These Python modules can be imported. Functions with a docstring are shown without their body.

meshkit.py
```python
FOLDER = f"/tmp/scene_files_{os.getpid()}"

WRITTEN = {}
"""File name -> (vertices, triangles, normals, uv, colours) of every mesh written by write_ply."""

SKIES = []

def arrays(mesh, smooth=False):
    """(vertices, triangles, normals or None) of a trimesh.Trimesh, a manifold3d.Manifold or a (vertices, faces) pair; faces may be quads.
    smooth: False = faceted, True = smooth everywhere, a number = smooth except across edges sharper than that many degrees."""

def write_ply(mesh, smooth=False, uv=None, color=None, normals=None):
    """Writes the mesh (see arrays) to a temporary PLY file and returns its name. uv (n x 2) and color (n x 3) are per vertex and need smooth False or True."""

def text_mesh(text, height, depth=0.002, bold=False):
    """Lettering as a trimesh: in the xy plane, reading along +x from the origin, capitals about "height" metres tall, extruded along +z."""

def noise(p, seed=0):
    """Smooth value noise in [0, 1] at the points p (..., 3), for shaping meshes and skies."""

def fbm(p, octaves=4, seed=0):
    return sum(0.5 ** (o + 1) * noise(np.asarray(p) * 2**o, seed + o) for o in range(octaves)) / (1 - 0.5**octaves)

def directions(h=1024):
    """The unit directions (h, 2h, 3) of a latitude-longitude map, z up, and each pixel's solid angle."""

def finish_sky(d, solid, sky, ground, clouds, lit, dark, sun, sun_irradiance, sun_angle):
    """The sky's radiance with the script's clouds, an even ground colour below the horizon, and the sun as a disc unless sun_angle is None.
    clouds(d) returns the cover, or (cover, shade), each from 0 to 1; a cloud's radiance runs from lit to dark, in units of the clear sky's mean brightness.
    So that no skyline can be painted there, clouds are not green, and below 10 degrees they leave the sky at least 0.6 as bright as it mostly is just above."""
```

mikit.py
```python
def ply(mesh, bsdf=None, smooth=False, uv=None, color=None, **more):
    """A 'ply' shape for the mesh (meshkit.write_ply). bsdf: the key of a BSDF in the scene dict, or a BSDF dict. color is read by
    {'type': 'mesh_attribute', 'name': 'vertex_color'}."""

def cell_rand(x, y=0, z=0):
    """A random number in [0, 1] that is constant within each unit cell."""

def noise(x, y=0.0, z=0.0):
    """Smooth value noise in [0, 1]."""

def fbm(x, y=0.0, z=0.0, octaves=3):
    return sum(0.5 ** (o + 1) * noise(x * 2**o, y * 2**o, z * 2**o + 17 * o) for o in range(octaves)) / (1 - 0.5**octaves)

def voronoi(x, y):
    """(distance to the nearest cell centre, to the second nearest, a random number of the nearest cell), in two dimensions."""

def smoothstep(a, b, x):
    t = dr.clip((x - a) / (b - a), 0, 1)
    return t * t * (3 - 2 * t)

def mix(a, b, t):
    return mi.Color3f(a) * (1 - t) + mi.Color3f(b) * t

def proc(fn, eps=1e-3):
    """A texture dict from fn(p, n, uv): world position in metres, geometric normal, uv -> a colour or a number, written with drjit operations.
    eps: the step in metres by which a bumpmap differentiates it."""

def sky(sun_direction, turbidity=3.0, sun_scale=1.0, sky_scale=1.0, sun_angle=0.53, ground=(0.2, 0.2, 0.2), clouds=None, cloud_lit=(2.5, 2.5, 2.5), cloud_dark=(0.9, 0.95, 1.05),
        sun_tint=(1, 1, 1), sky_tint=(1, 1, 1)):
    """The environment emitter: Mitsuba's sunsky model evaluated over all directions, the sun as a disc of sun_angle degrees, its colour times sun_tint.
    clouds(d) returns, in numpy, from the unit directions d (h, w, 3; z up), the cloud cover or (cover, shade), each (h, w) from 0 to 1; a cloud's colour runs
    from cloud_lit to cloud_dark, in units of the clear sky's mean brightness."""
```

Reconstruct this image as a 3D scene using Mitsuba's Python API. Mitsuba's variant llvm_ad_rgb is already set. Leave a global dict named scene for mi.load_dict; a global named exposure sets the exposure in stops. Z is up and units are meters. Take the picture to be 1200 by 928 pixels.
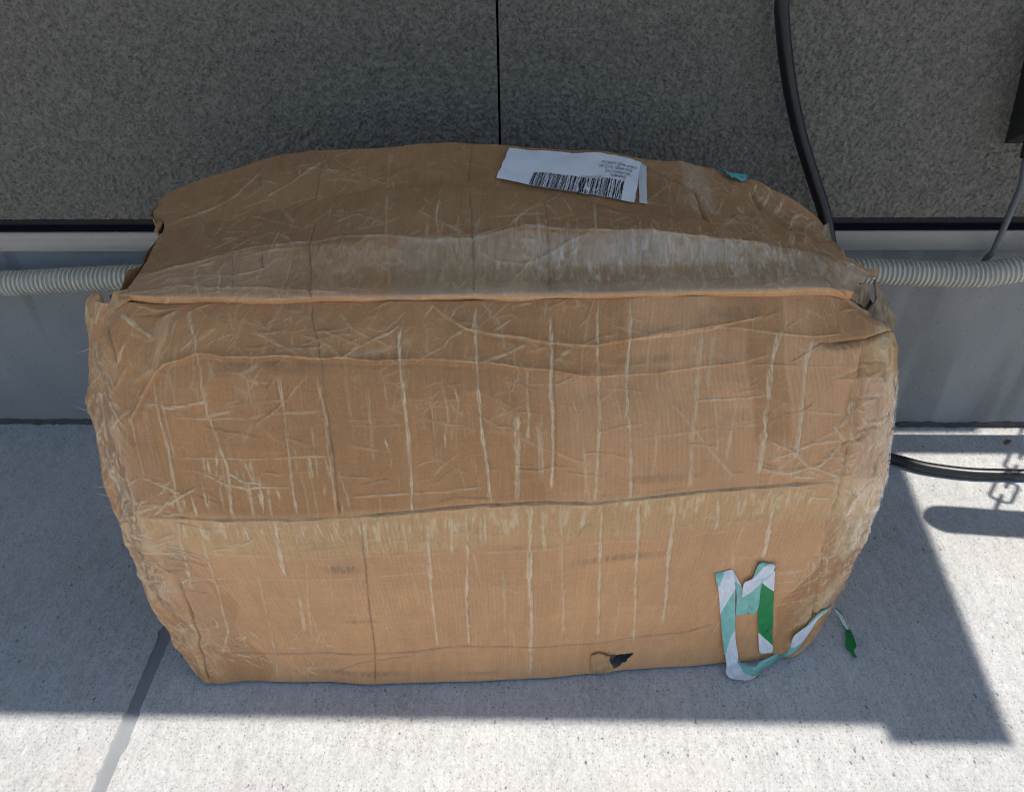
import math, random
import numpy as np, trimesh, drjit as dr, mitsuba as mi, mikit, meshkit
from mikit import proc, noise, fbm, voronoi, cell_rand, smoothstep, mix
from scipy.interpolate import PchipInterpolator
from scipy.ndimage import gaussian_filter, gaussian_filter1d

T = mi.ScalarTransform4f
rng = np.random.default_rng(7)
random.seed(7)
scene, labels = {}, {}

# ------------------------------------------------------------------ camera, sky, exposure
PITCH, ROLL, YAW = math.radians(37.666), math.radians(0.846), math.radians(-1.635)
fwd = np.array([math.sin(YAW) * math.cos(PITCH), math.cos(YAW) * math.cos(PITCH), -math.sin(PITCH)])
right = np.array([math.cos(YAW), -math.sin(YAW), 0.0])
down = np.cross(fwd, right)
down = -math.sin(ROLL) * right + math.cos(ROLL) * down
EYE = np.array([0, -1.867, 1.55])
scene['camera'] = dict(type='perspective', fov=2 * math.degrees(math.atan(600 / 930)), fov_axis='x', near_clip=0.05, far_clip=400.0,
                       to_world=T().look_at(origin=EYE.tolist(), target=(EYE + fwd).tolist(), up=(-down).tolist()))
SUN_EL, SUN_AZ = math.radians(65), math.radians(0.0)
COT = 1 / math.tan(SUN_EL)
scene['sky'] = mikit.sky((math.cos(SUN_EL) * math.cos(SUN_AZ), math.cos(SUN_EL) * math.sin(SUN_AZ), math.sin(SUN_EL)), turbidity=3.0,
                         sun_scale=0.97, sun_tint=(0.93, 1.04, 1.22), sky_scale=1.12, sky_tint=(1.14, 1.04, 0.90))
exposure = 2.0

# ------------------------------------------------------------------ helpers
def rgb(*c): return {'type': 'rgb', 'value': list(c)}
def add(key, mesh, bsdf, smooth=False, **k):
    base, n = key, 0
    while key in scene:
        n += 1
        key = f'{base}_{n:03d}'
    scene[key] = mikit.ply(mesh, bsdf, smooth=smooth, **k)
    return key
def tag(key, label=None, category=None, group=None, kind=None):
    labels[key] = {k: v for k, v in dict(label=label, category=category, group=group, kind=kind).items() if v}
def box(x0, x1, y0, y1, z0, z1):
    return trimesh.creation.box(bounds=[[x0, y0, z0], [x1, y1, z1]])
def grid_faces(m, n):
    i, j = np.meshgrid(np.arange(m - 1), np.arange(n - 1), indexing='ij')
    a = i * n + j
    return np.stack([a, a + 1, a + n + 1, a + n], -1).reshape(-1, 4)
def tri(q): return np.vstack([q[:, [0, 1, 2]], q[:, [0, 2, 3]]])
def sm(p, closed=False, n=60):
    """A smooth curve through the points."""
    p = np.asarray(p, float)
    d = np.r_[0, np.cumsum(np.linalg.norm(np.diff(p, axis=0), axis=1))]
    return PchipInterpolator(d, p, axis=0)(np.linspace(0, d[-1], n))
def tube(path, radius, sides=16):
    p = np.asarray(path, float)
    t = np.gradient(p, axis=0); t /= np.linalg.norm(t, axis=1, keepdims=True)
    a = np.zeros_like(p); ref = np.array([0.31, 0.9, 0.3])
    for i in range(len(p)):
        ref = ref - t[i] * (ref @ t[i]); ref /= np.linalg.norm(ref); a[i] = ref
    b = np.cross(t, a)
    ang = np.arange(sides) * 2 * np.pi / sides
    r = np.broadcast_to(radius, (len(p),))[:, None, None]
    v = p[:, None] + r * (np.cos(ang)[None, :, None] * a[:, None] + np.sin(ang)[None, :, None] * b[:, None])
    i, j = np.meshgrid(np.arange(len(p) - 1), np.arange(sides), indexing='ij')
    q = np.stack([i * sides + j, i * sides + (j + 1) % sides, (i + 1) * sides + (j + 1) % sides, (i + 1) * sides + j], -1).reshape(-1, 4)
    f = tri(q); v = v.reshape(-1, 3)
    c0, c1 = len(v), len(v) + 1
    v = np.vstack([v, p[:1], p[-1:]])
    k = np.arange(sides); e = (len(p) - 1) * sides
    f = np.vstack([f, np.stack([k * 0 + c0, (k + 1) % sides, k], 1), np.stack([k * 0 + c1, e + k, e + (k + 1) % sides], 1)])
    m = trimesh.Trimesh(v, f, process=False); m.fix_normals()
    return m

# ------------------------------------------------------------------ materials of the place
def pits(p, f, g, share, size, seed):
    d, s, r = voronoi(p.x * f + seed, p.y * f * g + seed)
    d = d * (0.65 + 0.7 * noise(p.x * 420 + seed, p.y * 420, 0.0))
    k = size * (0.25 + 0.75 * r / share)
    return dr.select(r < share, 1 - smoothstep(k * 0.55, k, d), 0.0)
def concrete_col(p, n, uv):
    streak = noise(p.x * 230, p.y * 18, 1.0)
    fine = noise(p.x * 480, p.y * 360, 2.0)
    grain = noise(p.x * 210, p.y * 130, 7.0)
    mid = fbm(p.x * 40, p.y * 26, 3.0)
    big = fbm(p.x * 3.1, p.y * 2.6, 5.0)
    v = 0.47 + 0.045 * (streak - 0.5) + 0.13 * (fine - 0.5) + 0.08 * (grain - 0.5) + 0.07 * (mid - 0.5) + 0.10 * (big - 0.5)
    v = v * (1 - 0.34 * pits(p, 160, 0.7, 0.42, 0.34, 0.0)) * (1 - 0.55 * pits(p, 46, 0.6, 0.13, 0.16, 3.3))
    warm = smoothstep(0.52, 0.75, fbm(p.x * 5.3 + 9, p.y * 4.1, 8.0))
    return mix(mi.Color3f(v * 0.99, v * 0.99, v * 0.98), mi.Color3f(v * 1.0, v * 0.965, v * 0.925), warm * 0.7)
def concrete_bump(p, n, uv):
    return noise(p.x * 230, p.y * 18, 1.0) * 0.35 + noise(p.x * 260, p.y * 170, 2.0) * 0.6 - pits(p, 160, 0.7, 0.42, 0.34, 0.0) * 0.9 - pits(p, 46, 0.6, 0.13, 0.16, 3.3)
scene['m_concrete'] = dict(type='twosided', b={'type': 'bumpmap', 'tex': proc(concrete_bump, eps=1e-3), 'scale': 0.0011,
    'b': {'type': 'principled', 'base_color': proc(concrete_col), 'roughness': 0.85, 'specular': 0.25}})
def plaster_col(p, n, uv):
    q = p.z + p.y * 0.7
    d, s, r = voronoi(p.x * 75, q * 75)
    hole = dr.select(r < 0.07, 1 - smoothstep(0.09, 0.17, d), 0.0)
    v = 0.275 + 0.05 * (fbm(p.x * 5, q * 4, 2.0) - 0.5) + 0.03 * (noise(p.x * 300, q * 300, 0) - 0.5) + 0.05 * (fbm(p.x * 9, q * 6, 4.0) - 0.5) - 0.05 * smoothstep(0.55, 0.8, noise(p.x * 26, q * 1.6, 6.0)) * smoothstep(0.45, 0.7, noise(p.x * 3.1, q * 2, 2.0))
    v = v * (1 - 0.45 * hole)
    return mi.Color3f(v * 1.04, v * 1.02, v * 0.985)
scene['m_plaster'] = dict(type='twosided', b={'type': 'bumpmap', 'tex': proc(lambda p, n, uv: fbm(p.x * 60, p.z * 60 + p.y * 40, 1.0), eps=2e-3), 'scale': 0.0012,
    'b': {'type': 'principled', 'base_color': proc(plaster_col), 'roughness': 0.75, 'specular': 0.3}})
def stucco_col(p, n, uv):
    f1 = noise(p.x * 210, p.z * 210, p.y * 210)
    f2 = noise(p.x * 95 + 7, p.z * 95, 3.0)
    v = 0.186 + 0.10 * (f1 - 0.5) + 0.05 * (f2 - 0.5) + 0.03 * (fbm(p.x * 2, p.z * 2, 1.0) - 0.5)
    v = v * (1 - 0.35 * smoothstep(0.62, 0.85, noise(p.x * 330 + 3, p.z * 330, 9.0)))
    return mi.Color3f(v * 1.06, v * 0.945, v * 0.765)
scene['m_stucco'] = dict(type='twosided', b={'type': 'principled', 'base_color': proc(stucco_col), 'roughness': 0.9, 'specular': 0.2})
scene['m_stucco_far'] = dict(type='twosided', b={'type': 'bumpmap', 'tex': proc(lambda p, n, uv: fbm(p.x * 110, p.z * 110, p.y * 110), eps=2e-3), 'scale': 0.004,
    'b': {'type': 'principled', 'base_color': proc(stucco_col), 'roughness': 0.9, 'specular': 0.2}})
def simple(key, c, rough=0.5, metallic=0.0, spec=0.5, **k):
    scene[key] = dict(type='twosided', b={'type': 'principled', 'base_color': c if isinstance(c, dict) else rgb(*c), 'roughness': rough, 'metallic': metallic, 'specular': spec, **k})
simple('m_seal', (0.012, 0.013, 0.017), 0.85, spec=0.08)
simple('m_dark', (0.02, 0.02, 0.022), 0.9)
simple('m_flashing', proc(lambda p, n, uv: mi.Color3f(0.37, 0.325, 0.28) * (0.93 + 0.14 * noise(p.x * 3.0, p.z * 120, 1.0))), 0.38, spec=0.5)
simple('m_hose', proc(lambda p, n, uv: mi.Color3f(0.56, 0.53, 0.45) * (0.88 + 0.24 * fbm(p.x * 14, p.y * 30, p.z * 30))), 0.45)
simple('m_cable', proc(lambda p, n, uv: mi.Color3f(0.011, 0.011, 0.013) * (0.8 + 0.5 * noise(p.x * 40, p.y * 40, p.z * 40))), 0.36, spec=0.5)
simple('m_cable_grey', (0.11, 0.115, 0.125), 0.45)
simple('m_housing', (0.012, 0.012, 0.012), 0.4)
simple('m_sealant', proc(lambda p, n, uv: mi.Color3f(0.25, 0.265, 0.285) * (0.9 + 0.2 * fbm(p.x * 30, p.y * 8, 2.0))), 0.6, spec=0.4)
simple('m_grime', proc(lambda p, n, uv: mi.Color3f(0.10, 0.095, 0.085) * (0.6 + 0.8 * fbm(p.x * 60, p.y * 60, p.z * 60))), 0.95, spec=0.1)
simple('m_soffit', (0.62, 0.61, 0.60), 0.8)
simple('m_asphalt', proc(lambda p, n, uv: mi.Color3f(0.055) * (0.7 + 0.6 * noise(p.x * 120, p.y * 120, 0))), 0.9)
simple('m_leaf', (0.14, 0.075, 0.03), 0.7)
simple('m_grit', (0.16, 0.15, 0.135), 0.9)
simple('m_earth', (0.16, 0.14, 0.11), 0.95)
simple('m_timber', proc(lambda p, n, uv: mi.Color3f(0.32, 0.21, 0.12) * (0.75 + 0.5 * noise(p.x * 6, p.y * 120, 0))), 0.6)
simple('m_steel', (0.55, 0.55, 0.55), 0.35, metallic=1.0)

# ------------------------------------------------------------------ setting: ground, pavement, road
gm = box(-60, 60, -60, 60, -0.30, -0.06)
add('ground', gm, 'm_earth'); tag('ground', 'bare ground below the pavement', kind='structure')
add('road', box(-60, 60, -14, -4.62, -0.055, -0.02), 'm_asphalt'); tag('road', 'grey asphalt road in front of the pavement', kind='structure')
def jx(y): return -0.842 + 0.018 * y * 0     # the joint's middle
def slab(x0, x1, side):
    """A pavement slab whose edge along the joint is chipped."""
    ys = np.linspace(-4.6, 0.004, 1200)
    wob = 0.0012 * (meshkit.fbm(np.stack([ys * 40, ys * 0 + side, ys * 0], -1)) - 0.5) * 2
    chip = meshkit.noise(np.stack([ys * 33, ys * 0 + 5 + side * 3, ys * 0], -1))
    wob = wob + np.where(chip > 0.80, (chip - 0.80) * 0.030, 0)
    edge = (x0 + wob) if side > 0 else (x1 - wob)
    other = x1 if side > 0 else x0
    n = len(ys)
    a = np.stack([edge, ys, np.zeros(n)], -1); b = np.stack([np.full(n, other), ys, np.zeros(n)], -1)
    c = np.stack([edge, ys, np.full(n, -0.05)], -1); d = np.stack([np.full(n, other), ys, np.full(n, -0.05)], -1)
    v = np.vstack([a, b, c, d]); k = np.arange(n - 1)
    q = np.vstack([np.stack([k, k + 1, n + k + 1, n + k], -1), np.stack([2 * n + k, 2 * n + k + 1, k + 1, k], -1), np.stack([n + k, n + k + 1, 3 * n + k + 1, 3 * n + k], -1),
                   [[0, n, 3 * n, 2 * n]], [[n - 1, 3 * n - 1, 4 * n - 1, 2 * n - 1]]])
    q[:n - 1] = q[:n - 1] if side < 0 else q[:n - 1]
    m = trimesh.Trimesh(v, tri(q), process=False); m.fix_normals()
    return m
scene_joint = (-0.857, -0.827)
add('pavement', slab(scene_joint[1], 9.0, 1), 'm_concrete'); tag('pavement', 'pale broom finished concrete pavement along the house wall', kind='structure')
add('pavement__concrete_slab', slab(-9.0, scene_joint[0], -1), 'm_concrete')
sg = box(scene_joint[0] - 0.004, scene_joint[1] + 0.008, -4.58, 0.0, -0.045, -0.0055)
add('pavement__joint_sealant', sg, 'm_sealant'); tag('pavement__joint_sealant', 'flat grey sealant strip filling the joint between two concrete slabs')

# ------------------------------------------------------------------ house wall
H = 'house_wall'
tag(H, 'grey house wall with dark stucco panels above a smooth concrete base', 'wall')
add(H + '__foundation', box(-9, 9, 0.0, 0.25, -0.3, 0.600), 'm_plaster')
tag(H + '__foundation', 'smooth pale grey plastered base of the wall')
add(H + '__backing', box(-9, 9, 0.045, 0.25, 0.602, 5.4), 'm_dark')
JX = -0.073
def stucco_panel(x0, x1, z0, z1, step):
    nx, nz = int((x1 - x0) / step) + 1, int((z1 - z0) / step) + 1
    X, Z = np.meshgrid(np.linspace(x0, x1, nx), np.linspace(z0, z1, nz))
    P = np.stack([X, Z, X * 0], -1)
    h = 0.0036 * np.clip((meshkit.fbm(P * [150, 140, 1], 2, seed=3) - 0.34) / 0.26, 0, 1) + meshkit.noise(P * 240, seed=8) * 0.0014 + meshkit.noise(P * 55, seed=5) * 0.0006
    edge = np.minimum.reduce([X - x0, x1 - X, Z - z0, z1 - Z])
    Y = -0.002 - h * np.clip(edge / 0.004, 0.7, 1)
    Z = Z + np.where(edge < step, -(meshkit.noise(P * [90, 1, 1], seed=9) - 0.5) * 0.0022 * (Z - z0 < step), 0)
    v = np.stack([X, Y, Z], -1)
    # rim: the panel's edges turn back to its rear face
    V = [v.reshape(-1, 3)]; F = [grid_faces(nz, nx)]; at = nz * nx
    for line in (v[0], v[-1], v[:, 0], v[:, -1]):
        back = line.copy(); back[:, 1] = 0.0
        V += [line, back]; k = np.arange(len(line) - 1) + at; L = len(line)
        F.append(np.stack([k, k + 1, k + L + 1, k + L], -1)); at += 2 * L
    return np.vstack(V), tri(np.vstack(F))
ZB = 0.679
add(H + '__stucco_panel', stucco_panel(-1.5, JX - 0.0028, ZB, 1.33, 0.0025), 'm_stucco', smooth=40)
add(H + '__stucco_panel', stucco_panel(JX + 0.0028, 1.5, ZB, 1.33, 0.0025), 'm_stucco', smooth=40)
tag(H + '__stucco_panel', 'dark grey rough stucco panel left of the vertical joint')
tag(H + '__stucco_panel_001', 'dark grey rough stucco panel right of the vertical joint')
for x0, x1, z0, z1 in ((-9, -1.502, ZB, 5.4), (1.502, 9, ZB, 5.4), (-1.502, JX - 0.0028, 1.332, 5.4), (JX + 0.0028, 1.502, 1.332, 5.4)):
    add(H + '__upper_panel', box(x0, x1, -0.004, 0.019, z0, z1), 'm_stucco_far')
# flashing: a ledge under the panels with a drip edge
prof = np.array([(-0.006, 0.6445), (-0.0105, 0.6445), (-0.012, 0.643), (-0.012, 0.592), (-0.009, 0.590), (-0.006, 0.592)])
seal = np.array([(0.044, 0.668), (-0.0055, 0.641), (-0.0055, 0.605), (0.044, 0.605)])
from shapely.geometry import Polygon
def prism(poly_yz, x0, x1):
    m = trimesh.creation.extrude_polygon(Polygon(poly_yz), x1 - x0, engine='earcut')
    v = m.vertices.copy(); m.vertices = np.stack([x0 + v[:, 2], v[:, 0], v[:, 1]], -1)
    m.fix_normals(); return m
add(H + '__gap_seal', prism(seal, -9, 9), 'm_seal'); tag(H + '__gap_seal', 'black gap between the stucco panels and the beige strip')
add(H + '__base_flashing', prism(prof, -9, 9), 'm_flashing')
tag(H + '__base_flashing', 'beige metal strip running under the stucco panels')
# grime line where base and pavement meet
xs = np.linspace(-3, 3, 1500)
g = meshkit.fbm(np.stack([xs * 30, xs * 0, xs * 0], -1)); g2 = meshkit.fbm(np.stack([xs * 47, xs * 0 + 4, xs * 0], -1))
hh, ww = 0.008 + 0.012 * g, 0.005 + 0.014 * np.clip(g2 - 0.45, 0, 1)
pr = np.stack([np.stack([xs, 0 * xs - 0.002, hh], -1), np.stack([xs, -0.002 - 0.5 * ww, 0.5 * hh], -1), np.stack([xs, -0.003 - ww, 0 * xs + 0.0006], -1)], 0)
add(H + '__base_joint', (pr.reshape(-1, 3), tri(grid_faces(3, len(xs)))), 'm_grime', smooth=True)
tag(H + '__base_joint', 'dirty dark joint between the wall base and the pavement')

# balcony overhead: it throws the shade
zb = 2.72
def sx(x): return x + zb * COT
bal = trimesh.creation.extrude_polygon(Polygon([(-7, -0.0048), (-7, -0.972), (sx(0.812), -0.972), (sx(0.812), -1.012), (sx(0.980), -1.012), (sx(1.075), -0.036), (sx(1.33), -0.034), (sx(1.36), -0.0048)]), 0.18, engine='earcut')
bal.apply_translation([0, 0, zb])
add('balcony', bal, 'm_soffit'); tag('balcony', 'pale balcony slab above the pavement', 'balcony')

# unseen plank on chains, added right of the view to cast a shadow
zp = 1.0
from shapely.geometry import LineString
def px(x, z=zp): return x + z * COT
pill = LineString([(px(1.107), -0.386), (px(2.3), -0.50)]).buffer(0.050, quad_segs=16)
pm = trimesh.creation.extrude_polygon(pill, 0.03, engine='earcut'); pm.apply_translation([0, 0, zp])
PL = 'shadow_plank'
tag(PL, 'unseen wooden plank with rounded ends on chains, added to cast its shadow', 'shadow_caster')
add(PL + '__board', pm, 'm_timber')
add('shadow_rail', box(px(1.0, 1.9), px(3.2, 1.9), -0.128, -0.060, 1.9, 1.95), 'm_timber')  # added out of view, widens the shadow strip by the wall base
tag('shadow_rail', 'unseen timber rail added above the plank to widen a shadow strip', 'rail')
def link(c, d, n, L=0.122, Wd=0.050, r=0.0054):
    d = d / np.linalg.norm(d); n = n - d * (n @ d); n /= np.linalg.norm(n)
    pts = []
    for s, cs in ((1, 1), (-1, -1)):
        for k in np.linspace(-0.5, 0.5, 6) * math.pi:
            pts.append(c + d * (s * (L / 2 - Wd / 4) + s * math.cos(k) * Wd / 4) + n * (s * math.sin(k) * Wd / 2))
    pts.append(pts[0]); p = np.array(pts)
    return tube(p, r, 8)
c0 = np.array([px(1.253), -0.345, zp + 0.015]); dz = 0.14
c1 = np.array([px(1.253) + 0.16 + 0.0 + dz * COT, -0.345 + 0.20, zp + 0.015 + dz])
dv = c1 - c0; Lc = np.linalg.norm(dv); dv /= Lc
sund = np.array([math.cos(SUN_EL), 0, math.sin(SUN_EL)])
na = np.cross(dv, sund); nb = np.cross(dv, na)
k, s = 0, 0.01
while s < Lc + 0.25:
    add(PL + '__chain_link', link(c0 + dv * s, dv, na if k % 2 else nb), 'm_steel', smooth=40); s += 0.098; k += 1

# ------------------------------------------------------------------ corrugated hose, cables, wall box
hp = sm([(-2.6, -0.075, 0.52), (-1.9, -0.075, 0.525), (-1.383, -0.075, 0.532), (-1.131, -0.075, 0.545), (-0.9, -0.075, 0.553), (-0.4, -0.075, 0.55), (0.2, -0.075, 0.55), (0.7, -0.075, 0.566), (0.90, -0.075, 0.563), (1.008, -0.075, 0.558), (1.115, -0.075, 0.556), (1.236, -0.075, 0.573), (1.5, -0.075, 0.62), (1.9, -0.075, 0.68)], n=4500)
d = np.r_[0, np.cumsum(np.linalg.norm(np.diff(hp, axis=0), axis=1))]
ph = (d / 0.0122) % 1.0
rad = 0.0255 + 0.0072 * np.clip(1.7 * np.sin(np.pi * np.clip(ph / 0.60, 0, 1)), 0, 1)
add('corrugated_hose', tube(hp, rad, 24), 'm_hose', smooth=50)
tag('corrugated_hose', 'ivory corrugated hose running along the wall base behind the carton', 'hose')
cp = sm([(0.60, -0.09, 2.0), (0.515, -0.07, 1.4), (0.519, -0.06, 1.189), (0.534, -0.06, 1.123), (0.568, -0.06, 1.018), (0.612, -0.07, 0.908), (0.663, -0.085, 0.803), (0.701, -0.10, 0.724), (0.75, -0.14, 0.55), (0.79, -0.17, 0.3), (0.83, -0.16, 0.1), (0.90, -0.145, 0.022), (0.97, -0.150, 0.0165), (1.034, -0.170, 0.0165), (1.12, -0.206, 0.0165), (1.25, -0.228, 0.0165), (1.377, -0.231, 0.0165), (1.6, -0.22, 0.0165), (2.0, -0.12, 0.0165), (2.3, -0.06, 0.08), (2.35, -0.05, 0.9)], n=500)
add('charging_cable', tube(cp, 0.0155, 18), 'm_cable', smooth=50)
tag('charging_cable', 'thick black cable hanging down the wall and lying on the pavement behind the carton', 'cable')
hb = np.array([(1.115, -0.004, 0.865), (1.092, -0.100, 0.922), (1.062, -0.100, 1.12), (1.070, -0.004, 1.19)])
hm = trimesh.Trimesh(np.vstack([hb, hb + [0.22, 0, 0]])).convex_hull
tag('outlet_box', 'black wall box at the right edge with a grey cable below it', 'box')
add('outlet_box__housing', hm, 'm_housing')
add('outlet_box__cable_gland', tube(sm([(1.125, -0.075, 0.93), (1.125, -0.080, 0.89), (1.126, -0.086, 0.862)], n=8), 0.0125, 14), 'm_housing', smooth=40)
add('grey_cable', tube(sm([(1.125, -0.082, 0.885), (1.127, -0.088, 0.854), (1.138, -0.09, 0.791), (1.137, -0.09, 0.725), (1.139, -0.084, 0.662), (1.152, -0.060, 0.612), (1.160, -0.030, 0.575), (1.162, -0.018, 0.55)], n=60), 0.0075, 14), 'm_cable_grey', smooth=40)
tag('grey_cable', 'thin grey cable from the black wall box down to the hose', 'cable')

# ------------------------------------------------------------------ the carton measured: rows of points and crease lines in metres
FRONT_ROWS = [[[-0.736,-0.858,0.006],[-0.72,-0.877,0.006],[-0.703,-0.889,0.006],[-0.596,-0.889,0.006],[-0.334,-0.889,0.006],[-0.112,-0.88,0.006],[0.037,-0.872,0.006],[0.149,-0.862,0.006],[0.262,-0.846,0.006],[0.453,-0.827,0.006],[0.56,-0.81,0.006],[0.608,-0.792,0.006],[0.639,-0.765,0.006]],[[-0.754,-0.861,0.108],[-0.733,-0.871,0.107],[-0.707,-0.881,0.107],[-0.577,-0.881,0.103],[-0.324,-0.881,0.101],[-0.109,-0.871,0.096],[0.145,-0.852,0.094],[0.255,-0.839,0.096],[0.439,-0.82,0.102],[0.561,-0.802,0.103],[0.627,-0.778,0.086],[0.658,-0.759,0.079]],[[-0.782,-0.83,0.244],[-0.739,-0.86,0.269],[-0.7,-0.88,0.282],[-0.541,-0.88,0.276],[-0.304,-0.879,0.272],[-0.102,-0.869,0.271],[0.033,-0.863,0.275],[0.238,-0.84,0.278],[0.411,-0.822,0.278],[0.561,-0.801,0.279],[0.641,-0.77,0.248],[0.69,-0.729,0.211]],[[-0.809,-0.785,0.428],[-0.753,-0.835,0.468],[-0.699,-0.865,0.491],[-0.501,-0.865,0.486],[-0.296,-0.863,0.499],[-0.094,-0.854,0.512],[0.03,-0.848,0.518],[0.217,-0.827,0.518],[0.375,-0.81,0.52],[0.561,-0.786,0.517],[0.659,-0.738,0.476],[0.717,-0.685,0.431]],[[-0.808,-0.75,0.623],[-0.755,-0.795,0.654],[-0.695,-0.83,0.68],[-0.472,-0.83,0.671],[-0.28,-0.827,0.676],[-0.089,-0.819,0.679],[0.117,-0.804,0.677],[0.357,-0.777,0.676],[0.557,-0.752,0.675],[0.645,-0.704,0.643],[0.702,-0.652,0.606]],[[-0.795,-0.715,0.72],[-0.746,-0.76,0.755],[-0.69,-0.795,0.782],[-0.542,-0.795,0.792],[-0.412,-0.795,0.801],[-0.201,-0.789,0.789],[-0.087,-0.784,0.785],[0.027,-0.778,0.764],[0.115,-0.769,0.752],[0.35,-0.743,0.765],[0.559,-0.716,0.773],[0.632,-0.676,0.75],[0.68,-0.63,0.717]],[[-0.784,-0.7,0.779],[-0.736,-0.74,0.81],[-0.682,-0.77,0.837],[-0.538,-0.77,0.844],[-0.311,-0.769,0.842],[-0.087,-0.759,0.833],[0.113,-0.744,0.821],[0.347,-0.718,0.813],[0.543,-0.694,0.806],[0.623,-0.657,0.772],[0.673,-0.616,0.734]],[[-0.765,-0.69,0.852],[-0.729,-0.72,0.866],[-0.69,-0.74,0.875],[-0.598,-0.74,0.871],[-0.426,-0.74,0.871],[-0.312,-0.739,0.874],[-0.087,-0.729,0.871],[0.112,-0.714,0.866],[0.346,-0.688,0.857],[0.497,-0.671,0.847],[0.572,-0.65,0.806],[0.658,-0.613,0.736]]]
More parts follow.
